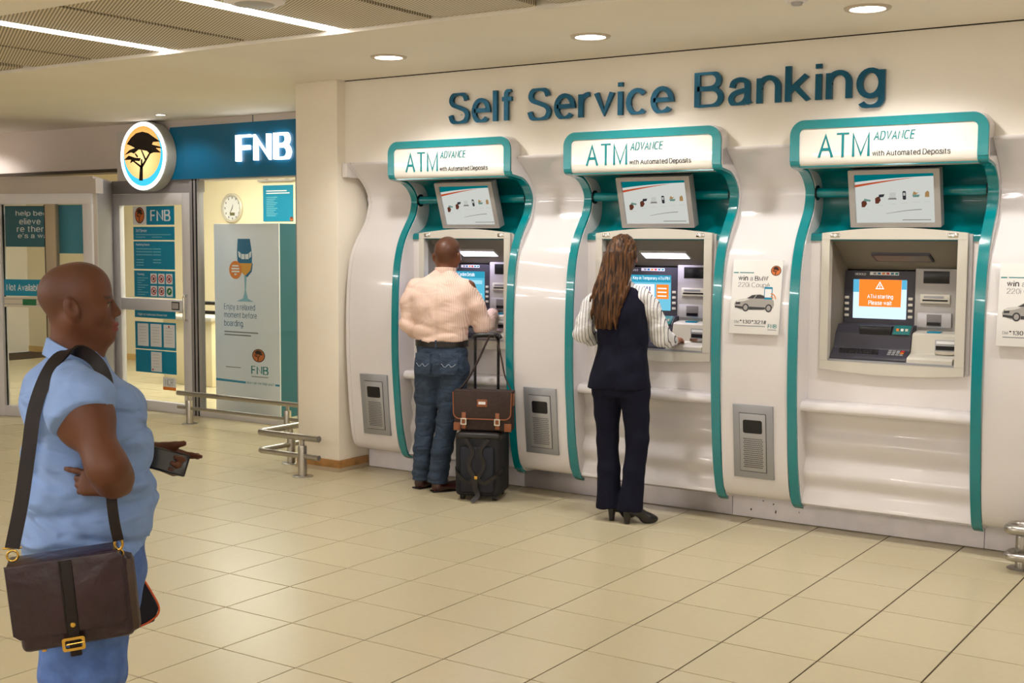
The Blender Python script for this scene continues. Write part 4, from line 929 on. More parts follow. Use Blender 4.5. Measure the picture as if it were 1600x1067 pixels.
# boards behind the booth glass
def booth_sheet(name, u0, u1, z0, z1, d, m, label, cat='poster'):
    t = empty(name, (-7.981-d*math.sin(BA), -.147+d*math.cos(BA), 0), rz=BA, label=label, cat=cat)
    box('sheet', u0, u1, -.004, 0, z0, z1, m, t); return t
M_pale2 = mat('pale_teal_board', rgb(60, 140, 165), .5)
t = booth_sheet('slogan_board', -.15, .62, 1.66, 2.07, .35, mat('grey_teal_board', rgb(44, 104, 122), .5), 'teal board with white slogan words inside the entrance booth')
for i, (s_, a, b) in enumerate((('help beca', -.02, .40), ('elieve', .02, .27), ("re there's", -.01, .44), ("e's a way", .0, .40))): txt('slogan_words', s_, a, b, 1.96-.075*i, 2.02-.075*i, -.004, M_paper, t, offset=.015)
t = booth_sheet('teal_board', .63, .98, 1.60, 2.07, .10, M_pale2, 'plain pale teal board behind the right booth pane')
t = booth_sheet('unavailable_sticker', .105, .57, 1.185, 1.345, -.012, M_post, 'teal sticker reading Not Available on the booth door', 'sticker')
txt('sticker_words', 'Not Available', .13, .52, 1.235, 1.30, -.004, M_paper, t, offset=.01)
t = booth_sheet('push_rail', .105, .57, 1.075, 1.175, -.02, mat('rail_cream', rgb(214, 206, 190), .4), 'cream push rail with a green button across the booth door', 'push rail')
box('green_button', .32, .47, -.012, -.004, 1.095, 1.155, mat('button_green', rgb(20, 110, 70), .4), t, bev=.002)
for z in (1.10, 1.15): box('rail_line', .105, .57, -.0065, -.004, z, z+.008, M_grey, t)
# ------------------------------------------------------------------ steel barrier rails
def post(t, x, y, h, r=.033):
    p = lathe('post', [(0, 0), (r, 0), (r, h-.07), (r*.92, h-.06), (r*.5, h-.058), (r*.5, h-.01), (0, h-.01)], M_steel, t, 24, loc=(x, y, 0))
    lathe('base_disc', [(0, 0), (.075, 0), (.075, .004), (.06, .008), (0, .008)], M_steel, p, 28, loc=(x, y, 0))
t = empty('barrier_rail', (-6.0, .53, 0), label='long low steel barrier rail in front of the bank window', cat='railing', group='low steel barrier rails')
post(t, 0, 0, .285); post(t, 1.27, 0, .285)
tube('upper_bar', [(-.16, 0, .285), (2.1, 0, .285)], .023, M_steel, t, 16); tube('lower_bar', [(-.16, 0, .15), (2.1, 0, .15)], .016, M_steel, t, 14)
t = empty('barrier_rail', (-3.285, -.806, 0), label='short bent steel barrier rail wrapping the foot of the pillar', cat='railing', group='low steel barrier rails')
post(t, 0, 0, .29); post(t, -.45, .35, .29)
for z, r_ in ((.29, .024), (.15, .020)): tube('bar', arc_path([(.165, 0, z), (-.45, 0, z), (-.45, .7, z)], .05, 6), r_, M_steel, t, 16)
t = empty('barrier_rail', (1.67, -.535, 0), label='steel barrier rail just entering at the right edge', cat='railing', group='low steel barrier rails')
post(t, 0, -.0, .24)
for z, r_ in ((.235, .026), (.09, .022)): tube('bar', arc_path([(.9, -.005, z), (-.05, -.005, z), (-.05, -.14, z), (.9, -.14, z)], .05, 6), r_, M_steel, t, 16)
# ------------------------------------------------------------------ implicit-surface figures
class Vol:
    """signed distance on a rectilinear grid, finer where asked; smooth unions give one continuous skin"""
    def __init__(s, lo, hi, h, fine=()):
        s.ax = []
        for k in range(3):
            segs = sorted([(f[0][k], f[1][k], f[2]) for f in fine])
            pts = []; x = lo[k]
            while x < hi[k]:
                pts.append(x); st = h
                for a, b, fh in segs:
                    if a-1e-9 <= x < b: st = min(st, fh)
                x += st
            pts.append(hi[k]); s.ax.append(np.array(pts, np.float32))
        s.D = np.full([len(a) for a in s.ax], 9.0, np.float32)
    def _reg(s, lo, hi, pad):
        sl = []
        for k in range(3):
            a = np.searchsorted(s.ax[k], lo[k]-pad); b = np.searchsorted(s.ax[k], hi[k]+pad)
            if b <= a: return None, None
            sl.append(slice(a, b))
        X = s.ax[0][sl[0]][:, None, None]; Y = s.ax[1][sl[1]][None, :, None]; Z = s.ax[2][sl[2]][None, None, :]
        return tuple(sl), (X, Y, Z)
    def _mix(s, sl, d, k):
        a = s.D[sl]
        if k > 0:
            h = np.maximum(k-np.abs(a-d), 0)/k; s.D[sl] = np.minimum(a, d)-h*h*k*.25
        else: s.D[sl] = np.minimum(a, d)
    def _sub(s, sl, d, k):
        a = s.D[sl]; d = -d
        h = np.maximum(k-np.abs(a-d), 0)/k; s.D[sl] = np.maximum(a, d)+h*h*k*.25
    def cone(s, a, b, ra, rb, k=.02, sub=False, sq=None):
        a = np.array(a, float); b = np.array(b, float); r = max(ra, rb)
        sl, g = s._reg(np.minimum(a, b)-r, np.maximum(a, b)+r, k+.02)
        if sl is None: return
        X, Y, Z = g; u = b-a; L2 = u@u+1e-12
        t = np.clip(((X-a[0])*u[0]+(Y-a[1])*u[1]+(Z-a[2])*u[2])/L2, 0, 1)
        dx, dy, dz = X-a[0]-t*u[0], Y-a[1]-t*u[1], Z-a[2]-t*u[2]
        d = np.sqrt(dx*dx+dy*dy+dz*dz)
        if sq is not None:          # flatten along direction sq[0] by factor sq[1]
            n, fct = np.array(sq[0], float), sq[1]; n /= np.linalg.norm(n)
            c = dx*n[0]+dy*n[1]+dz*n[2]; d = np.sqrt(np.maximum(d*d+c*c*(1/fct**2-1), 0))
        d = d-(ra+(rb-ra)*t)
        (s._sub if sub else s._mix)(sl, d.astype(np.float32), k)
    def chain(s, pts, rs, k=.02):
        for i in range(len(pts)-1): s.cone(pts[i], pts[i+1], rs[i], rs[i+1], k)
    def ell(s, c, r, k=.02, sub=False, rot=None):
        c = np.array(c, float); r = np.array(r, float); R_ = max(r)
        sl, g = s._reg(c-R_, c+R_, k+.02)
        if sl is None: return
        X, Y, Z = g[0]-c[0], g[1]-c[1], g[2]-c[2]
        if rot is not None:         # rot = 3x3, rows are local axes
            X, Y, Z = (X*rot[0][0]+Y*rot[0][1]+Z*rot[0][2], X*rot[1][0]+Y*rot[1][1]+Z*rot[1][2], X*rot[2][0]+Y*rot[2][1]+Z*rot[2][2])
        k0 = np.sqrt((X/r[0])**2+(Y/r[1])**2+(Z/r[2])**2); k1 = np.sqrt((X/r[0]**2)**2+(Y/r[1]**2)**2+(Z/r[2]**2)**2)+1e-9
        (s._sub if sub else s._mix)(sl, (k0*(k0-1)/k1).astype(np.float32), k)
    def loft(s, secs, k=.02, n=2.2):
        """upright body of superelliptic sections (z, cx, cy, a, b)"""
        S_ = np.array(sorted(secs), float)
        R_ = S_[:, 3:].max()+.02
        lo = [(S_[:, 1]-S_[:, 3]).min(), (S_[:, 2]-S_[:, 4]).min(), S_[0, 0]]; hi = [(S_[:, 1]+S_[:, 3]).max(), (S_[:, 2]+S_[:, 4]).max(), S_[-1, 0]]
        sl, g = s._reg(np.array(lo), np.array(hi), k+.03)
        X, Y, Z = g; z = Z.ravel()
        zc = np.clip(z, S_[0, 0], S_[-1, 0])
        def itp(j):                 # smooth monotone-ish interpolation
            zz = S_[:, 0]; v = S_[:, j]; m = np.gradient(v, zz)
            i = np.clip(np.searchsorted(zz, zc)-1, 0, len(zz)-2); h = zz[i+1]-zz[i]; t = (zc-zz[i])/h
            return ((2*t**3-3*t**2+1)*v[i]+(t**3-2*t**2+t)*h*m[i]+(-2*t**3+3*t**2)*v[i+1]+(t**3-t**2)*h*m[i+1])[None, None, :]
        cx, cy, a, b = itp(1), itp(2), np.maximum(itp(3), .004), np.maximum(itp(4), .004)
        q = (np.abs((X-cx)/a)**n+np.abs((Y-cy)/b)**n)**(1/n)
        d = (q-1)*np.minimum(a, b)
        dz = np.maximum(S_[0, 0]-z, z-S_[-1, 0])[None, None, :]
        d = np.maximum(d, dz)
        s._mix(sl, d.astype(np.float32), k)
    def plane(s, p, n):
        """keep the side n points away from"""
        n = np.array(n, float); n /= np.linalg.norm(n)
        d = (s.ax[0][:, None, None]-p[0])*n[0]+(s.ax[1][None, :, None]-p[1])*n[1]+(s.ax[2][None, None, :]-p[2])*n[2]
        s.D = np.maximum(s.D, d.astype(np.float32))
    def folds(s, amp, terms):
        X = s.ax[0][:, None, None]; Y = s.ax[1][None, :, None]; Z = s.ax[2][None, None, :]
        for (fx, fy, fz, ph, w) in terms: s.D += (amp*w*np.sin(fx*X+fy*Y+fz*Z+ph)).astype(np.float32)
    def add(s, fn): s.D += fn(s.ax[0][:, None, None], s.ax[1][None, :, None], s.ax[2][None, None, :]).astype(np.float32)
    def mesh(s, name, m, parent, colour=None, relax=2):
        D = s.D; D[0] = D[-1] = 1; D[:, 0] = D[:, -1] = 1; D[:, :, 0] = D[:, :, -1] = 1
        ins = D < 0
        cnt = np.zeros([n-1 for n in D.shape], np.int8)
        for i in (0, 1):
            for j in (0, 1):
                for k in (0, 1): cnt += ins[i:ins.shape[0]-1+i, j:ins.shape[1]-1+j, k:ins.shape[2]-1+k]
        I, J, K = np.nonzero((cnt > 0) & (cnt < 8)); N = len(I)
        idx = np.full(cnt.shape, -1, np.int32); idx[I, J, K] = np.arange(N)
        acc = np.zeros((N, 3)); num = np.zeros(N)
        corners = [(i, j, k) for i in (0, 1) for j in (0, 1) for k in (0, 1)]
        for a in corners:
            for ax in range(3):
                if a[ax]: continue
                b = list(a); b[ax] = 1
                d0 = D[I+a[0], J+a[1], K+a[2]]; d1 = D[I+b[0], J+b[1], K+b[2]]
                mk = (d0 < 0) != (d1 < 0); t = np.where(mk, d0/np.where(mk, d0-d1, 1), 0)
                p = np.stack([s.ax[0][I+a[0]], s.ax[1][J+a[1]], s.ax[2][K+a[2]]], 1).astype(float)
                q = np.stack([s.ax[0][I+b[0]], s.ax[1][J+b[1]], s.ax[2][K+b[2]]], 1)
                acc += (p+(q-p)*t[:, None])*mk[:, None]; num += mk
        V = acc/num[:, None]
        F = []
        for ax in range(3):
            A = [slice(1, -1)]*3; B = [slice(1, -1)]*3; A[ax] = slice(0, -1); B[ax] = slice(1, None)
            u, v = [k for k in range(3) if k != ax]
            e0, e1 = ins[tuple(A)], ins[tuple(B)]
            for flip, mk in ((False, e0 & ~e1), (True, ~e0 & e1)):
                P = list(np.nonzero(mk)); 
                for k in range(3):
                    if k != ax: P[k] = P[k]+1
                def c(du, dv):
                    Q = [p.copy() for p in P]; Q[u] -= du; Q[v] -= dv; return idx[Q[0], Q[1], Q[2]]
                q = np.stack([c(1, 1), c(0, 1), c(0, 0), c(1, 0)], 1)
                if flip ^ (ax == 1): q = q[:, ::-1]
                F.append(q)
        F = np.concatenate(F)
        for _ in range(relax):      # light surface relaxation
            S_ = np.zeros_like(V); n_ = np.zeros(len(V))
            for a, b in ((0, 1), (1, 2), (2, 3), (3, 0)):
                np.add.at(S_, F[:, a], V[F[:, b]]); np.add.at(S_, F[:, b], V[F[:, a]]); np.add.at(n_, F[:, a], 1); np.add.at(n_, F[:, b], 1)
            V = V*.5+.5*S_/n_[:, None]
        me = bpy.data.meshes.new(name); me.vertices.add(len(V)); me.vertices.foreach_set('co', V.astype(np.float32).ravel())
        me.loops.add(F.size); me.loops.foreach_set('vertex_index', F.astype(np.int32).ravel())
        me.polygons.add(len(F)); me.polygons.foreach_set('loop_start', np.arange(0, F.size, 4, dtype=np.int32))
        me.update(calc_edges=True); me.validate()
        me.polygons.foreach_set('use_smooth', np.ones(len(me.polygons), bool))
        if colour is not None:
            C_ = np.ones((len(V), 4), np.float32); C_[:, :3] = colour(V)
            at = me.color_attributes.new('tone', 'FLOAT_COLOR', 'POINT'); at.data.foreach_set('color', C_.ravel())
        return link(name, me, m, parent)
def tone_mat(name, rough=.45, sss=0, bump=None, coat=0):
    m = mat(name, (1, 1, 1, 1), rough, bump=bump, coat=coat); nt = m.node_tree; b = nt.nodes['Principled BSDF']
    a = nt.nodes.new('ShaderNodeAttribute'); a.attribute_name = 'tone'
    nt.links.new(a.outputs['Color'], b.inputs['Base Color'])
    if sss: b.inputs['Subsurface Weight'].default_value = sss; b.inputs['Subsurface Radius'].default_value = (.012, .006, .003); b.inputs['Subsurface Scale'].default_value = .6
    return m
def stripe_mat(name, base, line, period, lo, hi, axis='Y', rough=.75, bump=(9, .25, .02)):
    m = mat(name, base, rough, bump=bump); nt = m.node_tree; b = nt.nodes['Principled BSDF']
    tc = nt.nodes.new('ShaderNodeTexCoord'); w = nt.nodes.new('ShaderNodeTexWave'); w.bands_direction = axis; w.inputs['Scale'].default_value = 2*PI/(20*period)
    mr = nt.nodes.new('ShaderNodeMapRange'); mr.inputs[1].default_value = lo; mr.inputs[2].default_value = hi
    mx = nt.nodes.new('ShaderNodeMix'); mx.data_type = 'RGBA'; mx.inputs[6].default_value = base; mx.inputs[7].default_value = line
    nt.links.new(tc.outputs['Object'], w.inputs[0]); nt.links.new(w.outputs[1], mr.inputs[0]); nt.links.new(mr.outputs[0], mx.inputs[0]); nt.links.new(mx.outputs[2], b.inputs['Base Color'])
    return m
def L3(*c): return np.array([lin(x) for x in c])
def nrm(v): v = np.array(v, float); return v/np.linalg.norm(v)
def hand(V, w, d, n, t, sc=1.0, curl=(35, 45, 30), thumb=(.55, .75, .35), thumb_curl=.2, spread=.10, curls=None):
    """w wrist, d finger direction, n palm-facing normal, t towards the thumb"""
    w, d, n = np.array(w, float), nrm(d), nrm(n); n = nrm(n-d*(n@d)); t = np.array(t, float); t = nrm(t-d*(t@d)-n*(t@n))
    k = .010*sc
    pl = .088*sc
    for o, r0, r1 in ((-.026, .015, .014), (-.009, .016, .0145), (.009, .0165, .0145), (.026, .016, .0135)):
        V.cone(w+t*o*.7*sc+d*.008, w+d*pl*(1-abs(o)*1.5)+t*o*sc, r0*sc, r1*sc, .014*sc)
    V.cone(w-d*.02, w+d*.02, .026*sc, .026*sc, .02, sq=(n, .75))
    V.cone(w+d*.015*sc+t*.020*sc, w+d*.055*sc+t*.034*sc+n*.006*sc, .018*sc, .014*sc, .014*sc)
    tips = []
    for i, (o, ln) in enumerate(((.028, .074), (.0095, .082), (-.009, .077), (-.026, .060))):
        cu = curls[i] if curls else curl
        p = w+d*pl*(1-abs(o)*1.5)+t*o*sc; a = 0; dd = nrm(d+t*spread*(o/.03))
        for j, (fr, ra, rb) in enumerate(((.46, .0098, .0090), (.30, .0090, .0080), (.24, .0080, .0066))):
            a += math.radians(cu[j]); v = dd*math.cos(a)+n*math.sin(a)
            q = p+v*ln*fr*sc; V.cone(p, q, ra*sc, rb*sc, .006*sc); p = q
        tips.append(p)
    tv = nrm(d*thumb[0]+t*thumb[1]+n*thumb[2]); p = w+d*.035*sc+t*.032*sc+n*.004*sc
    q = p+tv*.036*sc; V.cone(p, q, .0135*sc, .011*sc, .010*sc)
    tv2 = nrm(tv+nrm(d)*thumb_curl+n*thumb_curl*.5); V.cone(q, q+tv2*.03*sc, .0108*sc, .008*sc, .006*sc)
    return tips
def band(name, c, a, b, z, h, th, m, parent, tilt=0, n=40, gap=0, flare=0):
    """flat strip round an ellipse: belts and collars; tilt lowers the front"""
    bm = bmesh.new(); R_ = []
    st, en = (gap, 2*PI-gap)
    for i in range(n+1 if gap else n):
        an = st+(en-st)*i/n
        x, y_ = c[0]+a*math.cos(an), c[1]+b*math.sin(an); zz = z-tilt*math.cos(an)
        ex, ey = math.cos(an), math.sin(an)
        R_.append([bm.verts.new((x+ex*th*0+ex*flare, y_+ey*flare, zz)), bm.verts.new((x+ex*(th+flare), y_+ey*(th+flare), zz)), bm.verts.new((x+ex*th, y_+ey*th, zz+h)), bm.verts.new((x, y_, zz+h))])
    m_ = len(R_); rng_ = range(m_-1) if gap else range(m_)
    for i in rng_:
        A, B = R_[i], R_[(i+1) % m_]
        for k in range(4): bm.faces.new((A[k], A[(k+1) % 4], B[(k+1) % 4], B[k]))
    if gap: bm.faces.new(R_[0][::-1]); bm.faces.new(R_[-1])
    return link(name, bm_mesh(bm, name, 40), m, parent)
def shoe(name, parent, heel, toe_dir, ln, w, m, heel_h=.0, tall=.075, pointed=0):
    """one shoe; heel = ground point under the heel, toe_dir in degrees in the local frame"""
    V = Vol((-.06, -.07, -.002), (ln+.05, .07, tall+heel_h+.06), .006)
    V.ell((.035, 0, heel_h+.035), (.045, .034, .045), .02)
    V.cone((.04, 0, heel_h+.045), (.03, 0, heel_h+tall), .036, .034, .03)
    V.cone((.05, 0, heel_h+.03), (ln*.68, 0, .035), .034, .036*w, .03)
    V.ell((ln*.76, 0, .026), (ln*.27, .042*w*(1-.2*pointed), .030), .03)
    V.plane((0, 0, .0), (0, 0, -1)); V.plane((0, 0, heel_h+tall), (0, 0, 1))
    o = V.mesh(name, m, parent, relax=1)
    o.location = heel; o.rotation_euler = (0, 0, math.radians(toe_dir))
    if heel_h > .02:
        hb = lathe('heel', [(0, 0), (.016, 0), (.018, .02), (.026, heel_h+.012), (0, heel_h+.015)], m, o, 16, loc=(.012, 0, 0))
    else: box('sole', -.012, ln*.98, -.036*w, .036*w, 0, .010, M_black, o, bev=.004)
    return o
def head(V, c, sc=1.0, fem=0, jaw=1.0):
    """adds a head; c = centre of the skull, face towards +x; returns a function giving positions in head units"""
    c = np.array(c, float)
    H = lambda x, y, z: c+np.array((x, y, z))*sc
    E = lambda x, y, z, r, k=.012, sub=False: V.ell(H(x, y, z), np.array(r)*sc, k*sc, sub)
    E(-.012, 0, .012, (.096, .078, .086)); E(.022, 0, .028, (.068, .069, .068), .03)          # cranium, forehead
    E(.030, 0, -.040, (.060, .060*jaw, .080), .03)                                             # face mass
    for s in (-1, 1):
        V.cone(H(-.012, s*.052*jaw, -.062), H(.070, s*.015, -.108), .024*sc, .017*sc, .03*sc)        # jaw line
        E(.058, s*.036, -.045, (.028, .026, .028), .02)                                        # cheek
        E(.079, s*.028, -.004, (.017, .028, .010), .014)                                       # brow ridge
    E(.080, 0, -.074, (.023, .034, .030), .016)                                                # muzzle
    E(.076, 0, -.112, (.024, .026, .019), .02)                                                 # chin
    for s in (-1, 1): E(.100, s*.029, -.019, (.015, .017, .010), .010, True)                   # eye sockets
    for s in (-1, 1): E(.0765, s*.030, -.0195, (.0145, .0155, .0105), .004)                    # eyes with lids
    V.cone(H(.090, 0, -.010), H(.108, 0, -.044), .0085*sc, .0125*sc, .012*sc)                  # nose
    for s in (-1, 1): E(.098, s*.0135, -.049, (.013, .0095, .0085), .006)
    E(.100, 0, -.078, (.0135, .023, .0075), .005); E(.097, 0, -.091, (.014, .020, .0085), .005)  # lips
    V.cone(H(.112, -.016, -.0845), H(.112, .016, -.0845), .0032*sc, .0032*sc, .003*sc, sub=True)
    for s in (-1, 1):                                                                          # ears
        r_ = np.array([[.94, .0, .34], [0, 1, 0], [-.34, 0, .94]])
        V.ell(H(-.014, s*.083, -.028), np.array((.021, .013, .034))*sc, .005*sc, rot=r_)
        V.ell(H(-.008, s*.097, -.024), np.array((.011, .010, .020))*sc, .004*sc, sub=True, rot=r_)
        V.ell(H(-.004, s*.081, -.052), np.array((.010, .008, .011))*sc, .006*sc)
    return H
def skin_tone(c, sc, base, lip, stub, brow=True, hairline=True):
    base, lip, stub = L3(*base), L3(*lip), L3(*stub); c = np.array(c)
    def f(V):
        q = (V-c)/sc; x, y, z = q.T
        C_ = np.tile(base, (len(V), 1))*(1+.05*np.sin(V[:, [0]]*37+V[:, [2]]*29)*np.sin(V[:, [1]]*31+1))
        hd = (z > -.16)
        if hairline:                                     # close-cropped hair over the skull
            e = (z-.052)*1.0 + (x-.055)*-1.15; e2 = np.minimum(e*14, 1); wv = np.clip(e2, 0, 1)*(hd & (z > -.075))
            C_ = C_*(1-.75*wv[:, None])+stub*.75*wv[:, None]
        lp = (np.abs(z+.0845) < .0155) & (x > .090) & (np.abs(y) < .024)
        C_[lp] = lip
        ey = hd & (np.abs(z+.0205) < .0046) & (x > .066) & (np.abs(np.abs(y)-.032) < .0155)
        C_[ey] = L3(128, 108, 90)
        ir = hd & (np.abs(z+.0205) < .0050) & (x > .074) & (np.abs(np.abs(y)-.0315) < .0075); C_[ir] = L3(18, 10, 8)
        ls = hd & (np.abs(z+.0140) < .0030) & (x > .062) & (np.abs(np.abs(y)-.032) < .018); C_[ls] = L3(22, 14, 10)
        if brow:
            bw = hd & (np.abs(z-.004-.10*np.minimum(0, .03-np.abs(y))) < .0045) & (x > .050) & (np.abs(np.abs(y)-.035) < .023); C_[bw] = base*.4
        return C_
    return f
M_skin1 = tone_mat('brown_skin', .55, .05, bump=(120, .06, .002)); M_skin2 = tone_mat('dark_skin', .45, .06); M_skin3 = tone_mat('warm_skin', .45, .08)
M_denim = mat('blue_denim', rgb(78, 108, 170), .85, noise=(22, .22), bump=(140, .25, .002)); M_denimd = mat('dark_denim', rgb(50, 64, 84), .85, noise=(9, .28), bump=(120, .25, .002))
M_leather = mat('dark_brown_leather', rgb(38, 15, 27), .36, noise=(9, .35), bump=(22, .6, .008), coat=.15)
M_strap = mat('brown_strap_leather', rgb(24, 14, 13), .5, spec=.35, noise=(25, .3))
M_brass = mat('brass', rgb(196, 158, 74), .25, metal=1)
M_navy = mat('navy_suiting', rgb(17, 18, 36), .85, spec=.25, noise=(60, .15), bump=(180, .2, .001))
M_bshoe = mat('black_shoe_leather', rgb(24, 20, 22), .3, coat=.3); M_brshoe = mat('oxblood_shoe', rgb(56, 22, 18), .25, coat=.4)
wrinkle(M_denim, (9, 9, 16), .5, .03); wrinkle(M_denimd, (10, 10, 18), .7, .035); wrinkle(M_navy, (9, 9, 6), .4, .03); wrinkle(M_leather, (10, 10, 10), .5, .02)
# ================================================================== woman in the foreground
P1 = empty('person', (.22, -5.37, 0), rz=math.radians(52), label='person in light blue shirt and jeans holding a phone, brown bag over the shoulder', cat='person')
hc = (.008, 0, 1.572); hs = .93
fine = [((-.11, -.11, 1.40), (.14, .11, 1.68), .0034), ((-.04, -.30, 1.04), (.16, -.14, 1.18), .0042), ((.14, .02, 1.02), (.32, .2, 1.2), .0042)]
V = Vol((-.2, -.50, .0), (.36, .34, 1.69), .0085, fine)
head(V, hc, hs, jaw=1.08)
V.cone((-.012, 0, 1.36), (-.004, 0, 1.50), .060, .056, .03); V.cone((.03, 0, 1.40), (.055, 0, 1.462), .04, .026, .04)
V.loft([(.80, .01, 0, .10, .15), (1.05, .03, 0, .12, .14), (1.27, .01, 0, .10, .13), (1.37, -.01, 0, .07, .12), (1.40, -.01, 0, .05, .08)], .03)
for s in (-1, 1): V.chain([(.01, s*.09, .82), (.0, s*.10, .47), (-.02, s*.11, .08)], [.085, .06, .045], .03)
# right arm akimbo, left arm holding the phone
V.chain([(-.005, -.17, 1.345), (.026, -.265, 1.287), (.076, -.362, 1.172), (.090, -.315, 1.135), (.094, -.248, 1.108)], [.058, .058, .040, .037, .028], .05)
V.ell((.02, -.265, 1.28), (.064, .056, .072), .03)
hand(V, (.094, -.248, 1.106), (-.94, .18, .12), (.18, .95, -.22), (.1, .25, .96), .86, curls=[(10, 14, 8), (40, 45, 30), (48, 50, 30), (52, 50, 30)], thumb=(.3, .7, .55))
V.chain([(0, .17, 1.345), (.02, .25, 1.08), (.12, .21, 1.085), (.19, .135, 1.115)], [.06, .05, .042, .028], .03)
hand(V, (.186, .137, 1.118), (.93, -.22, -.30), (-.1, -.95, .25), (.28, -.1, .95), 1.0, curls=[(10, 25, 20), (55, 60, 25), (58, 62, 28), (62, 60, 28)], thumb=(.85, .35, .45), thumb_curl=-.1)
V.mesh('body', M_skin1, P1, skin_tone(hc, hs, (88, 48, 26), (108, 50, 43), (74, 41, 24)), relax=1)
# shirt
Vs = Vol((-.22, -.42, .84), (.28, .36, 1.50), .0065)
Vs.loft([(.86, .018, 0, .168, .185), (.95, .024, 0, .170, .192), (1.05, .033, 0, .172, .192), (1.16, .028, 0, .165, .185), (1.27, .014, 0, .155, .178), (1.33, .0, 0, .135, .172), (1.365, -.008, 0, .112, .135), (1.40, -.006, 0, .082, .090), (1.432, -.002, 0, .062, .062)], .03, 2.3)
for s in (-1, 1): Vs.ell((.095, s*.075, 1.255), (.078, .085, .085), .05)
Vs.chain([(-.005, -.15, 1.35), (.012, -.225, 1.318), (.024, -.285, 1.275)], [.068, .080, .084], .035)
Vs.chain([(0, .15, 1.35), (.008, .20, 1.28), (.014, .235, 1.20)], [.068, .078, .082], .035)
Vs.plane((.031, -.268, 1.283), (.28, -.66, -.70)) if False else None
X_ = lambda p, n: Vs.plane(p, n)
def cut_sleeve(Vv, p, n, box_lo, box_hi):
    sl, g = Vv._reg(np.array(box_lo), np.array(box_hi), 0); n = nrm(n)
    d = (g[0]-p[0])*n[0]+(g[1]-p[1])*n[1]+(g[2]-p[2])*n[2]; Vv.D[sl] = np.maximum(Vv.D[sl], d.astype(np.float32))
cut_sleeve(Vs, (.024, -.283, 1.268), (.20, -.72, -.66), (-.2, -.42, 1.10), (.28, -.195, 1.45))
cut_sleeve(Vs, (.014, .235, 1.19), (.08, .45, -.9), (-.2, .205, 1.0), (.28, .36, 1.45))
Vs.plane((0, 0, .884), (.12, 0, -1)); Vs.cone((.108, -.175, .855), (.100, -.170, .965), .034, .003, .008, sub=True)
Vs.folds(.0042, [(18, 9, 55, .3, 1), (-22, 14, 38, 1.9, 1), (9, -30, 26, .7, .8), (30, 20, -18, 2.2, .7)])
Vs.add(lambda X, Y, Z: .016*np.exp(-((Z-1.10+.10*X)/.022)**2)*np.maximum(0, .5-X*2)*.9+.011*np.exp(-((Z-1.02-.12*X)/.014)**2)+.010*np.exp(-((Z-1.165+.35*X)/.012)**2)+.009*np.exp(-((Z-.96+.2*X)/.012)**2)*(X > -.05)+.010*np.exp(-((Z-1.215-.5*(X-.15))/.012)**2)*(X > .02)+.008*np.exp(-((X+.085-.15*(Z-1.2))/.010)**2)*(Z > 1.05))
M_shirt1 = mat('light_blue_cotton', rgb(122, 150, 200), .8, noise=(5, .05), bump=(6, .5, .03))
wrinkle(M_shirt1, (5, 5, 11), .9, .06)
Vs.mesh('shirt', M_shirt1, P1)
band('collar', (-.001, 0), .064, .066, 1.390, .042, .007, M_shirt1, P1, tilt=.034, gap=.3, flare=.012)
for i in range(4): lathe('shirt_button', [(0, 0), (.0055, 0), (.0055, .003), (0, .004)], M_paper, P1, 12, 'x', (.148+.012*min(i, 2), 0, 1.30-.09*i))
pk = box('chest_pocket', -.048, .048, -.004, .004, -.06, .05, M_shirt1, P1, bev=.003); pk.location = (.150, -.088, 1.235); pk.rotation_euler = (math.radians(-6), math.radians(-4), math.radians(58))
# jeans
Vj = Vol((-.2, -.24, .05), (.24, .24, 1.0), .0085)
Vj.loft([(.70, .012, 0, .135, .185), (.80, .02, 0, .150, .182), (.90, .022, 0, .150, .178), (.96, .025, 0, .150, .17)], .03)
for s in (-1, 1): Vj.chain([(.012, s*.092, .76), (.004, s*.098, .60), (-.002, s*.10, .46), (-.02, s*.105, .28), (-.03, s*.11, .09)], [.118, .108, .088, .078, .072], .03)
Vj.plane((0, 0, .075), (0, 0, -1)); Vj.folds(.002, [(30, 12, 60, .3, 1), (-24, 30, 40, 1.2, 1)])
Vj.mesh('jeans', M_denim, P1)
for s in (-1, 1): shoe('shoe', P1, (-.075, s*.11, 0), s*8, .25, 1.0, M_bshoe)
# phone in the left hand
ph = empty('mobile_phone', (.22, -5.37, 0), rz=math.radians(52), label='dark mobile phone held in the hand of the person in blue', cat='phone')
pb_ = box('case', -.058, .058, -.006, .006, -.032, .032, M_black, ph, bev=.005, seg=3); pb_.location = (.236, .082, 1.105); pb_.rotation_euler = (math.radians(-18), math.radians(16), math.radians(-10))
box('display', -.046, .046, -.0068, -.004, -.026, .026, mat('phone_glass', rgb(46, 46, 46), .12), pb_)
# shoulder bag
sbg = empty('shoulder_bag', (.22, -5.37, 0), rz=math.radians(52), label='dark brown leather messenger bag hanging at the hip of the person in blue', cat='bag')
BX, BYv, BZ = -.02, -.262, .835
bd_ = box('bag_body', -.135, .135, -.045, .045, -.115, .095, M_leather, sbg, bev=.018, seg=3); bd_.location = (BX+.012, BYv, BZ-.002); bd_.rotation_euler = (0, math.radians(-5), 0)
gs = box('gusset', .10, .150, -.038, .043, -.108, .088, mat('gusset_leather', rgb(64, 48, 40), .5, noise=(14, .3)), bd_, bev=.018)
fl_ = prism('flap', [(-.152, .112), (.112, .112), (.122, .098), (.118, -.062), (.105, -.075), (-.135, -.075), (-.150, -.062)], 'y', -.058, -.046, M_leather, bd_, smooth=30, bev=.005)
box('flap_top', -.148, .115, -.05, .045, .096, .114, M_leather, fl_, bev=.007)
box('flap_seam', -.028, -.024, -.0595, -.056, -.075, .11, M_strap, fl_); box('centre_strap', -.024, .004, -.063, -.05, -.135, .108, M_strap, fl_, bev=.004)
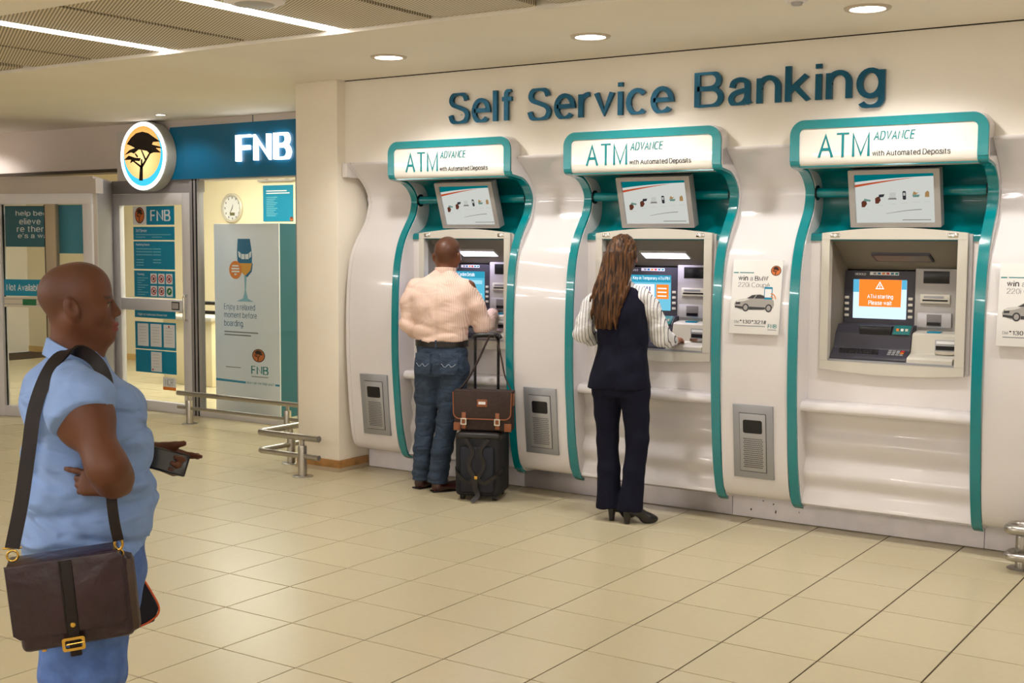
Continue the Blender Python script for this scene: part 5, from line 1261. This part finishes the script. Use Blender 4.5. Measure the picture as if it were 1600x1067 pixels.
ring('buckle', rrect(-.040, .014, -.118, -.084, .006), rrect(-.033, .007, -.111, -.091, .004), 'y', -.068, -.060, M_brass, bd_); lathe('stud', [(0, -.066), (.005, -.0655), (.007, -.063), (0, -.062)], M_brass, bd_, 14, 'y', (-.010, 0, -.055))
tube('buckle_pin', [(-.030, -.069, -.100), (.012, -.066, -.100)], .0022, M_brass, bd_, 8)
lathe('stud', [(0, .003), (.006, .002), (.006, -.004), (0, -.004)], M_brass, bd_, 12, 'z', (-.085, -.02, -.117))
def ring_torus(name, c, R_, r, m, parent, ax='y', sx=1.0):
    pts = [(c[0]+(R_*sx*math.cos(a) if ax != 'x' else 0), c[1]+(0 if ax == 'y' else R_*sx*math.cos(a)), c[2]+R_*math.sin(a)) for a in [2*PI*i/20 for i in range(21)]]
    return tube(name, pts, r, m, parent, 8)
ring_torus('strap_ring', (-.150, -.285, .952), .013, .0028, M_brass, sbg); tube('strap_loop', [(-.172, -.288, .972), (-.128, -.288, .972)], .0028, M_brass, sbg, 8)
ring_torus('strap_ring', (.098, -.29, .965), .014, .0034, M_brass, sbg, sx=.7); ring_torus('strap_ring', (.102, -.285, .938), .011, .003, M_brass, sbg, sx=.6)
stp = smooth_curve([(-.150, -.290, .972), (-.128, -.268, 1.08), (-.110, -.240, 1.20), (-.095, -.215, 1.30), (-.065, -.185, 1.385), (-.030, -.155, 1.432), (.015, -.138, 1.440), (.058, -.136, 1.405), (.078, -.165, 1.35), (.060, -.196, 1.29), (.055, -.212, 1.20), (.075, -.228, 1.14)], 6)
tube('strap', stp, 0, M_strap, sbg, flat=(.034, .007), up=(.9, .0, .25))
tube('strap_front', smooth_curve([(.086, -.290, 1.13), (.084, -.300, 1.08), (.090, -.300, 1.02), (.098, -.292, .975)], 5), 0, M_strap, sbg, flat=(.026, .007), up=(1, 0, 0))
# pouch hanging on the far side
po = empty('pouch', (.22, -5.37, 0), rz=math.radians(52), label='small dark pouch with orange piping hanging behind the person in blue', cat='pouch')
pc = [(.095, .735), (.165, .742), (.212, .640), (.198, .60), (.125, .572), (.09, .60)]
prism('pouch_body', pc, 'y', .235, .275, mat('pouch_navy', rgb(20, 20, 34), .7), po, smooth=30, bev=.008)
M_pipe = mat('orange_piping', rgb(220, 90, 40), .5)
tube('piping', smooth_curve([(.165, .233, .740), (.192, .232, .69), (.212, .232, .642), (.198, .232, .612), (.150, .232, .592), (.132, .232, .63)], 4), .0028, M_pipe, po, 8)
tube('wrist_strap', smooth_curve([(.13, .255, .735), (.10, .30, .86), (.06, .305, 1.0), (.05, .29, 1.06)], 5), 0, M_black, po, flat=(.012, .004))
# ================================================================== man at the first machine
P2 = empty('person', (-2.19, -.60, 0), rz=math.radians(108), label='person in pale pink striped shirt and dark jeans standing at the first machine', cat='person')
hc2 = (.035, -.058, 1.652); hs2 = 1.10
V = Vol((-.2, -.45, .0), (.46, .32, 1.78), .0095, [((-.08, -.17, 1.50), (.15, .05, 1.77), .0065), ((.26, -.38, 1.14), (.44, -.20, 1.32), .0055)])
head(V, hc2, hs2, jaw=1.05)
V.cone((-.005, -.05, 1.45), (.01, -.058, 1.58), .066, .063, .03)
V.loft([(.85, 0, -.03, .10, .14), (1.10, 0, -.03, .09, .14), (1.35, -.01, -.025, .10, .17), (1.45, -.01, -.03, .07, .15), (1.50, -.005, -.045, .05, .06)], .03)
V.chain([(0, .06, .88), (.01, .075, .48), (-.01, .12, .09)], [.085, .055, .045], .03); V.chain([(0, -.12, .88), (-.02, -.085, .48), (-.07, -.02, .09)], [.085, .055, .045], .03)
V.chain([(-.01, .160, 1.42), (-.025, .210, 1.15), (.20, .17, 1.10)], [.05, .045, .03], .03)
V.chain([(-.01, -.225, 1.42), (.06, -.30, 1.15), (.275, -.315, 1.225)], [.05, .045, .03], .03)
hand(V, (.28, -.315, 1.225), (.9, .15, .1), (0, .2, -.95), (-.1, .95, .2), .95, curl=(25, 35, 25))
V.mesh('body', M_skin2, P2, skin_tone(hc2, hs2, (112, 66, 44), (120, 60, 52), (80, 48, 32), hairline=True), relax=1)
Vs = Vol((-.2, -.42, .98), (.40, .34, 1.58), .008)
Vs.loft([(1.0, .0, -.030, .118, .182), (1.06, -.005, -.030, .126, .187), (1.16, -.010, -.028, .130, .195), (1.30, -.015, -.025, .132, .212), (1.38, -.015, -.024, .120, .218), (1.44, -.010, -.026, .098, .190), (1.49, -.004, -.042, .076, .12), (1.535, .004, -.052, .066, .068)], .03, 2.4)
Vs.chain([(-.012, .155, 1.41), (-.024, .200, 1.30), (-.028, .212, 1.15), (.06, .195, 1.10), (.17, .175, 1.095)], [.064, .062, .052, .048, .044], .035)
Vs.chain([(-.012, -.205, 1.41), (.018, -.258, 1.30), (.06, -.302, 1.155), (.15, -.312, 1.17), (.262, -.315, 1.222)], [.066, .070, .060, .052, .045], .035)
Vs.plane((0, 0, 1.042), (0, 0, -1))
Vs.folds(.0022, [(12, 20, 48, .3, 1), (18, -26, 30, 1.9, 1), (9, 40, 10, .7, .9)])
Vs.add(lambda X, Y, Z: .006*np.exp(-((Z-1.13-.25*(Y+.03))/.022)**2)+.006*np.exp(-((Z-1.09+.2*(Y+.03))/.018)**2)+.005*np.exp(-((Y+.03)/.010)**2)*(Z < 1.44)*(Z > 1.05)*(X < 0))
M_shirt2 = stripe_mat('pink_striped_cotton', rgb(240, 216, 202), rgb(222, 184, 170), .0115, .2, .8)
wrinkle(M_shirt2, (6, 6, 10), .45, .035)
Vs.mesh('shirt', M_shirt2, P2)
band('collar', (.004, -.054), .066, .068, 1.505, .045, .006, M_shirt2, P2, tilt=.006)
Vj = Vol((-.22, -.30, .02), (.2, .28, 1.08), .0085)
Vj.loft([(.80, 0, -.032, .125, .182), (.90, -.012, -.032, .138, .186), (1.0, -.005, -.030, .118, .178), (1.045, 0, -.030, .114, .176)], .03)
Vj.chain([(-.005, .062, .84), (.0, .078, .66), (.005, .088, .48), (-.012, .108, .28), (-.012, .124, .06)], [.105, .088, .072, .066, .064], .025)
Vj.chain([(-.01, -.125, .84), (-.022, -.108, .66), (-.03, -.082, .48), (-.055, -.048, .28), (-.075, -.022, .06)], [.105, .090, .076, .072, .074], .025)
Vj.plane((0, 0, .058), (0, 0, -1)); Vj.folds(.0022, [(20, 30, 50, .3, 1), (24, -20, 70, 1.2, .8)])
Vj.add(lambda X, Y, Z: .006*np.exp(-((np.mod(Z, .055)-.027)/.012)**2)*(Z < .26))
Vj.mesh('jeans', M_denimd, P2)
bl = band('belt', (-.003, -.030), .122, .183, 1.008, .037, .008, M_bshoe, P2)
for y_ in (-.15, -.03, .09):
    lp_ = box('belt_loop', -.004, .004, -.007, .007, -.028, .028, M_denimd, bl, bev=.002); an = math.asin((y_+.03)/.18); lp_.location = (-.003-.126*math.cos(an), y_, 1.028)
M_stitch = mat('pale_stitching', rgb(150, 160, 176), .8)
for s, yc in ((1, .062), (-1, -.125)):
    pk = box('back_pocket', -.004, .004, -.062, .062, -.085, .06, M_denimd, P2, bev=.003); pk.location = (-.137, yc, .905); pk.rotation_euler = (0, math.radians(3), math.radians(-14 if s > 0 else 14))
    tube('stitching', smooth_curve([(-.0055, -.05, -.01), (-.0058, -.02, -.03), (-.0058, 0, -.012), (-.0058, .025, -.032), (-.0055, .05, -.008)], 4), .0022, M_stitch, pk, 6)
shoe('shoe', P2, (-.045, .14, 0), -28, .285, 1.12, M_brshoe, tall=.085); shoe('shoe', P2, (-.115, -.005, 0), -52, .285, 1.12, M_brshoe, tall=.085)
# ================================================================== woman at the second machine
P3 = empty('person', (-.66, -.72, 0), rz=math.radians(103), label='person with long brown hair in navy vest and trousers at the second machine', cat='person')
hc3 = (.045, .018, 1.662); hs3 = 1.0
V = Vol((-.2, -.42, .0), (.46, .34, 1.78), .0095, [((-.08, -.11, 1.52), (.17, .12, 1.77), .0055), ((.24, -.36, 1.04), (.42, -.16, 1.24), .0055)])
head(V, hc3, hs3, jaw=.96)
V.cone((.01, .018, 1.45), (.025, .018, 1.58), .050, .047, .03)
V.loft([(.85, 0, .015, .09, .13), (1.08, 0, .0, .075, .11), (1.30, .0, .015, .09, .13), (1.42, .0, .018, .06, .13), (1.47, .005, .018, .045, .05)], .03)
V.chain([(0, .09, .88), (.01, .09, .48), (-.02, .075, .12)], [.085, .055, .04], .03); V.chain([(0, -.075, .88), (-.01, -.10, .48), (-.06, -.065, .12)], [.085, .055, .04], .03)
V.chain([(0, .165, 1.40), (-.04, .24, 1.17), (.14, .20, 1.12)], [.042, .036, .025], .03)
V.chain([(0, -.135, 1.40), (.05, -.215, 1.15), (.268, -.255, 1.112)], [.042, .036, .025], .03)
hand(V, (.27, -.255, 1.112), (.95, -.1, .05), (0, .1, -.95), (.0, .95, .1), .9, curl=(18, 28, 20))
V.mesh('body', M_skin3, P3, skin_tone(hc3, hs3, (150, 96, 70), (160, 70, 66), (60, 36, 24), hairline=False), relax=1)
Vs = Vol((-.2, -.36, 1.02), (.36, .36, 1.56), .0075)
Vs.loft([(1.30, .0, .017, .09, .135), (1.40, .0, .018, .082, .155), (1.45, .004, .018, .062, .11), (1.50, .01, .018, .05, .052)], .03)
Vs.chain([(.0, .15, 1.405), (-.015, .205, 1.33), (-.035, .238, 1.22), (-.038, .250, 1.165), (.05, .225, 1.13), (.13, .205, 1.125)], [.052, .058, .056, .056, .05, .038], .03)
Vs.chain([(.0, -.12, 1.405), (.02, -.17, 1.33), (.045, -.205, 1.22), (.06, -.222, 1.15), (.15, -.24, 1.125), (.245, -.252, 1.115)], [.052, .056, .056, .056, .05, .036], .03)
Vs.folds(.0025, [(25, 20, 60, .3, 1), (18, -36, 30, 1.9, 1)])
M_shirt3 = stripe_mat('white_pinstripe_cotton', rgb(232, 230, 232), rgb(62, 62, 78), .019, .90, .96)
wrinkle(M_shirt3, (16, 16, 22), .5, .025)
Vs.mesh('shirt', M_shirt3, P3)
band('collar', (.012, .018), .054, .056, 1.482, .035, .005, M_shirt3, P3, tilt=.01)
Vv = Vol((-.2, -.24, .80), (.2, .28, 1.48), .0075)
Vv.loft([(.82, -.004, .024, .135, .196), (.90, -.006, .020, .132, .186), (1.0, -.006, .010, .118, .166), (1.08, -.004, .003, .106, .156), (1.18, -.004, .006, .106, .160), (1.30, -.004, .014, .112, .165), (1.38, -.002, .017, .100, .158), (1.43, .0, .018, .080, .135), (1.462, .004, .018, .060, .085)], .03, 2.5)
Vv.plane((0, 0, .828), (0, 0, -1)); Vv.folds(.0016, [(20, 25, 40, .3, 1), (14, -30, 26, 1.9, 1)])
Vv.add(lambda X, Y, Z: .004*np.exp(-((Y-.012)/.006)**2)*(X < 0))
Vv.mesh('vest', M_navy, P3)
Vj = Vol((-.22, -.28, .05), (.2, .28, .96), .0085)
Vj.loft([(.78, -.002, .012, .118, .176), (.86, -.006, .015, .124, .180), (.94, -.004, .012, .11, .165)], .03)
Vj.chain([(0, .092, .80), (.0, .098, .66), (.0, .092, .50), (-.01, .082, .32), (-.02, .072, .06)], [.098, .080, .068, .068, .086], .02)
Vj.chain([(-.005, -.075, .80), (-.012, -.092, .66), (-.02, -.105, .52), (-.04, -.090, .32), (-.06, -.072, .06)], [.098, .082, .070, .066, .084], .02)
Vj.plane((0, 0, .075), (0, 0, -1)); Vj.folds(.0018, [(16, 40, 12, .3, 1), (20, -24, 30, 1.2, .8)])
Vj.mesh('trousers', M_navy, P3)
shoe('shoe', P3, (-.055, .055, 0), -35, .205, .85, M_bshoe, heel_h=.065, tall=.06, pointed=1); shoe('shoe', P3, (-.105, -.055, 0), -60, .205, .85, M_bshoe, heel_h=.065, tall=.06, pointed=1)
# long straight hair
Vh = Vol((-.20, -.16, 1.17), (.18, .25, 1.80), .0055)
Vh.ell((.035, .020, 1.690), (.104, .088, .092), .02); Vh.ell((.005, .025, 1.635), (.092, .090, .10), .03)
Vh.loft([(1.20, -.115, .085, .012, .060), (1.26, -.118, .082, .022, .080), (1.36, -.108, .072, .032, .102), (1.46, -.075, .060, .050, .112), (1.56, -.035, .042, .066, .105), (1.66, .0, .028, .075, .092)], .04, 2.2)
Vh.ell((.13, .018, 1.62), (.075, .085, .085), .02, sub=True); Vh.ell((.085, -.085, 1.605), (.05, .05, .075), .015, sub=True); Vh.ell((.09, .10, 1.56), (.05, .05, .10), .015, sub=True)
Vh.add(lambda X, Y, Z: .0035*np.sin(150*Y+6*np.sin(9*Z)+30*X)+.0022*np.sin(310*Y+9*np.sin(7*Z+1)))
def hair_mat():
    m = mat('brown_hair', rgb(70, 42, 26), .52, spec=.3); nt = m.node_tree; b = nt.nodes['Principled BSDF']
    tc = nt.nodes.new('ShaderNodeTexCoord'); mp = nt.nodes.new('ShaderNodeMapping'); mp.inputs['Scale'].default_value = (70, 90, 3.0)
    n = nt.nodes.new('ShaderNodeTexNoise'); n.inputs['Scale'].default_value = 1.0; n.inputs['Detail'].default_value = 5
    cr = nt.nodes.new('ShaderNodeValToRGB'); cr.color_ramp.elements[0].position = .38; cr.color_ramp.elements[0].color = rgb(26, 16, 13); cr.color_ramp.elements[1].position = .74; cr.color_ramp.elements[1].color = rgb(122, 80, 44)
    bp = nt.nodes.new('ShaderNodeBump'); bp.inputs['Strength'].default_value = .5; bp.inputs['Distance'].default_value = .003
    nt.links.new(tc.outputs['Object'], mp.inputs[0]); nt.links.new(mp.outputs[0], n.inputs[0]); nt.links.new(n.outputs[0], cr.inputs[0]); nt.links.new(cr.outputs[0], b.inputs['Base Color']); nt.links.new(n.outputs[0], bp.inputs['Height']); nt.links.new(bp.outputs[0], b.inputs['Normal'])
    return m
Vh.mesh('hair', hair_mat(), P3)
# ================================================================== luggage
M_case = mat('black_ballistic_nylon', rgb(20, 20, 26), .7, noise=(40, .3), bump=(220, .3, .001)); M_casel = mat('black_case_leather', rgb(26, 20, 19), .4, noise=(20, .25))
sc_ = empty('rolling_case', (-1.775, -.645, 0), rz=math.radians(22), label='black wheeled travel bag standing behind the man', cat='suitcase'); sc_.scale = (1.16, 1.0, 1.0)
cb_ = box('case_body', -.135, .135, -.155, .155, .028, .455, M_case, sc_, bev=.035, seg=4)
fp_ = box('front_pocket', -.10, .10, -.178, -.15, .06, .37, mat('case_pocket_cloth', rgb(30, 32, 42), .75, bump=(220, .3, .001)), cb_, bev=.018, seg=3)
box('top_flap', -.137, .137, -.158, .158, .40, .462, M_casel, cb_, bev=.03, seg=3)
for x in (-.045, .045): tube('carry_strap', smooth_curve([(x*.3, -.192, .17), (x, -.186, .25), (x*.5, -.182, .34), (x*1.5, -.175, .42)], 5), 0, M_casel, cb_, flat=(.024, .006), up=(1, 0, 0))
for sg in (-1, 1): tube('side_strap', smooth_curve([(0, -.194, .165), (sg*.05, -.190, .13), (sg*.115, -.17, .18), (sg*.14, -.10, .21)], 5), 0, M_casel, cb_, flat=(.026, .006), up=(0, 0, 1))
tube('hanging_strap', smooth_curve([(.0, -.195, .165), (-.005, -.20, .10), (.012, -.205, .05), (-.015, -.235, .010)], 5), 0, M_casel, cb_, flat=(.030, .005), up=(1, 0, 0))
box('brass_clip', -.010, .010, -.201, -.19, .155, .178, M_brass, cb_, bev=.003)
box('edge_piping', -.002, .002, -.18, -.175, .06, .37, M_casel, cb_)
for x in (-.095, .095):
    for y_ in (-.11, .11): lathe('wheel', [(0, -.012), (.026, -.012), (.028, 0), (.026, .012), (0, .012)], M_black, sc_, 18, 'x', (x, y_, .028))
for x in (-.07, .07): tube('handle_pole', [(x, .115, .44), (x, .115, 1.075)], .0085, M_black, sc_, 10)
tube('handle_grip', smooth_curve([(-.082, .115, 1.07), (-.06, .115, 1.092), (.06, .115, 1.092), (.082, .115, 1.07)], 5), .017, M_black, sc_, 12)
br2 = empty('briefcase', (-1.735, -.685, .466), rz=math.radians(22), label='dark brown canvas briefcase with tan trim resting on the wheeled bag', cat='briefcase')
M_canv = mat('brown_canvas', rgb(58, 42, 38), .7, noise=(60, .2), bump=(240, .3, .001)); M_tan = mat('tan_leather', rgb(142, 84, 52), .45)
bb_ = box('case_body', -.198, .198, -.055, .065, 0, .265, M_canv, br2, bev=.016, seg=3)
fpts = [(-.200, .262), (.200, .262), (.196, .105), (.17, .082), (-.17, .082), (-.196, .105)]
fl2 = prism('flap', fpts, 'y', -.064, -.054, M_canv, bb_, smooth=30, bev=.003); box('flap_top', -.2, .2, -.062, .06, .256, .272, M_canv, fl2, bev=.006)
tube('tan_edging', arc_path([(-.200, -.064, .262), (-.196, -.066, .105), (-.17, -.067, .082), (.17, -.067, .082), (.196, -.066, .105), (.200, -.064, .262)], .02), .0042, M_tan, fl2, 8)
for x in (-.125, .105):
    bs = box('buckle_strap', x-.014, x+.014, -.070, -.05, .015, .125, M_tan, bb_, bev=.003)
    ring('buckle', rrect(x-.020, x+.020, .042, .088, .005), rrect(x-.012, x+.012, .050, .080, .003), 'y', -.075, -.069, M_chrome, bs)
pt = box('maker_patch', -.035, .035, -.0685, -.06, .165, .215, M_tan, bb_, bev=.003); box('patch_print', -.024, .024, -.0695, -.068, .182, .20, M_paper, pt)
for x in (-.198, .150): box('corner_patch', x, x+.048, -.058, -.045, .0, .055, M_tan, bb_, bev=.004)
for x in (-.199, .199): box('side_tab', x-.004, x+.004, -.02, .03, .17, .25, M_tan, bb_, bev=.002)
tube('shoulder_strap', smooth_curve([(-.19, .005, .25), (-.13, .06, .33), (-.07, .12, .46), (-.02, .15, .58), (.01, .16, .63), (.05, .155, .60), (.09, .12, .48), (.13, .06, .36), (.195, .005, .25)], 6), 0, M_canv, br2, flat=(.034, .005), up=(0, -1, .2))
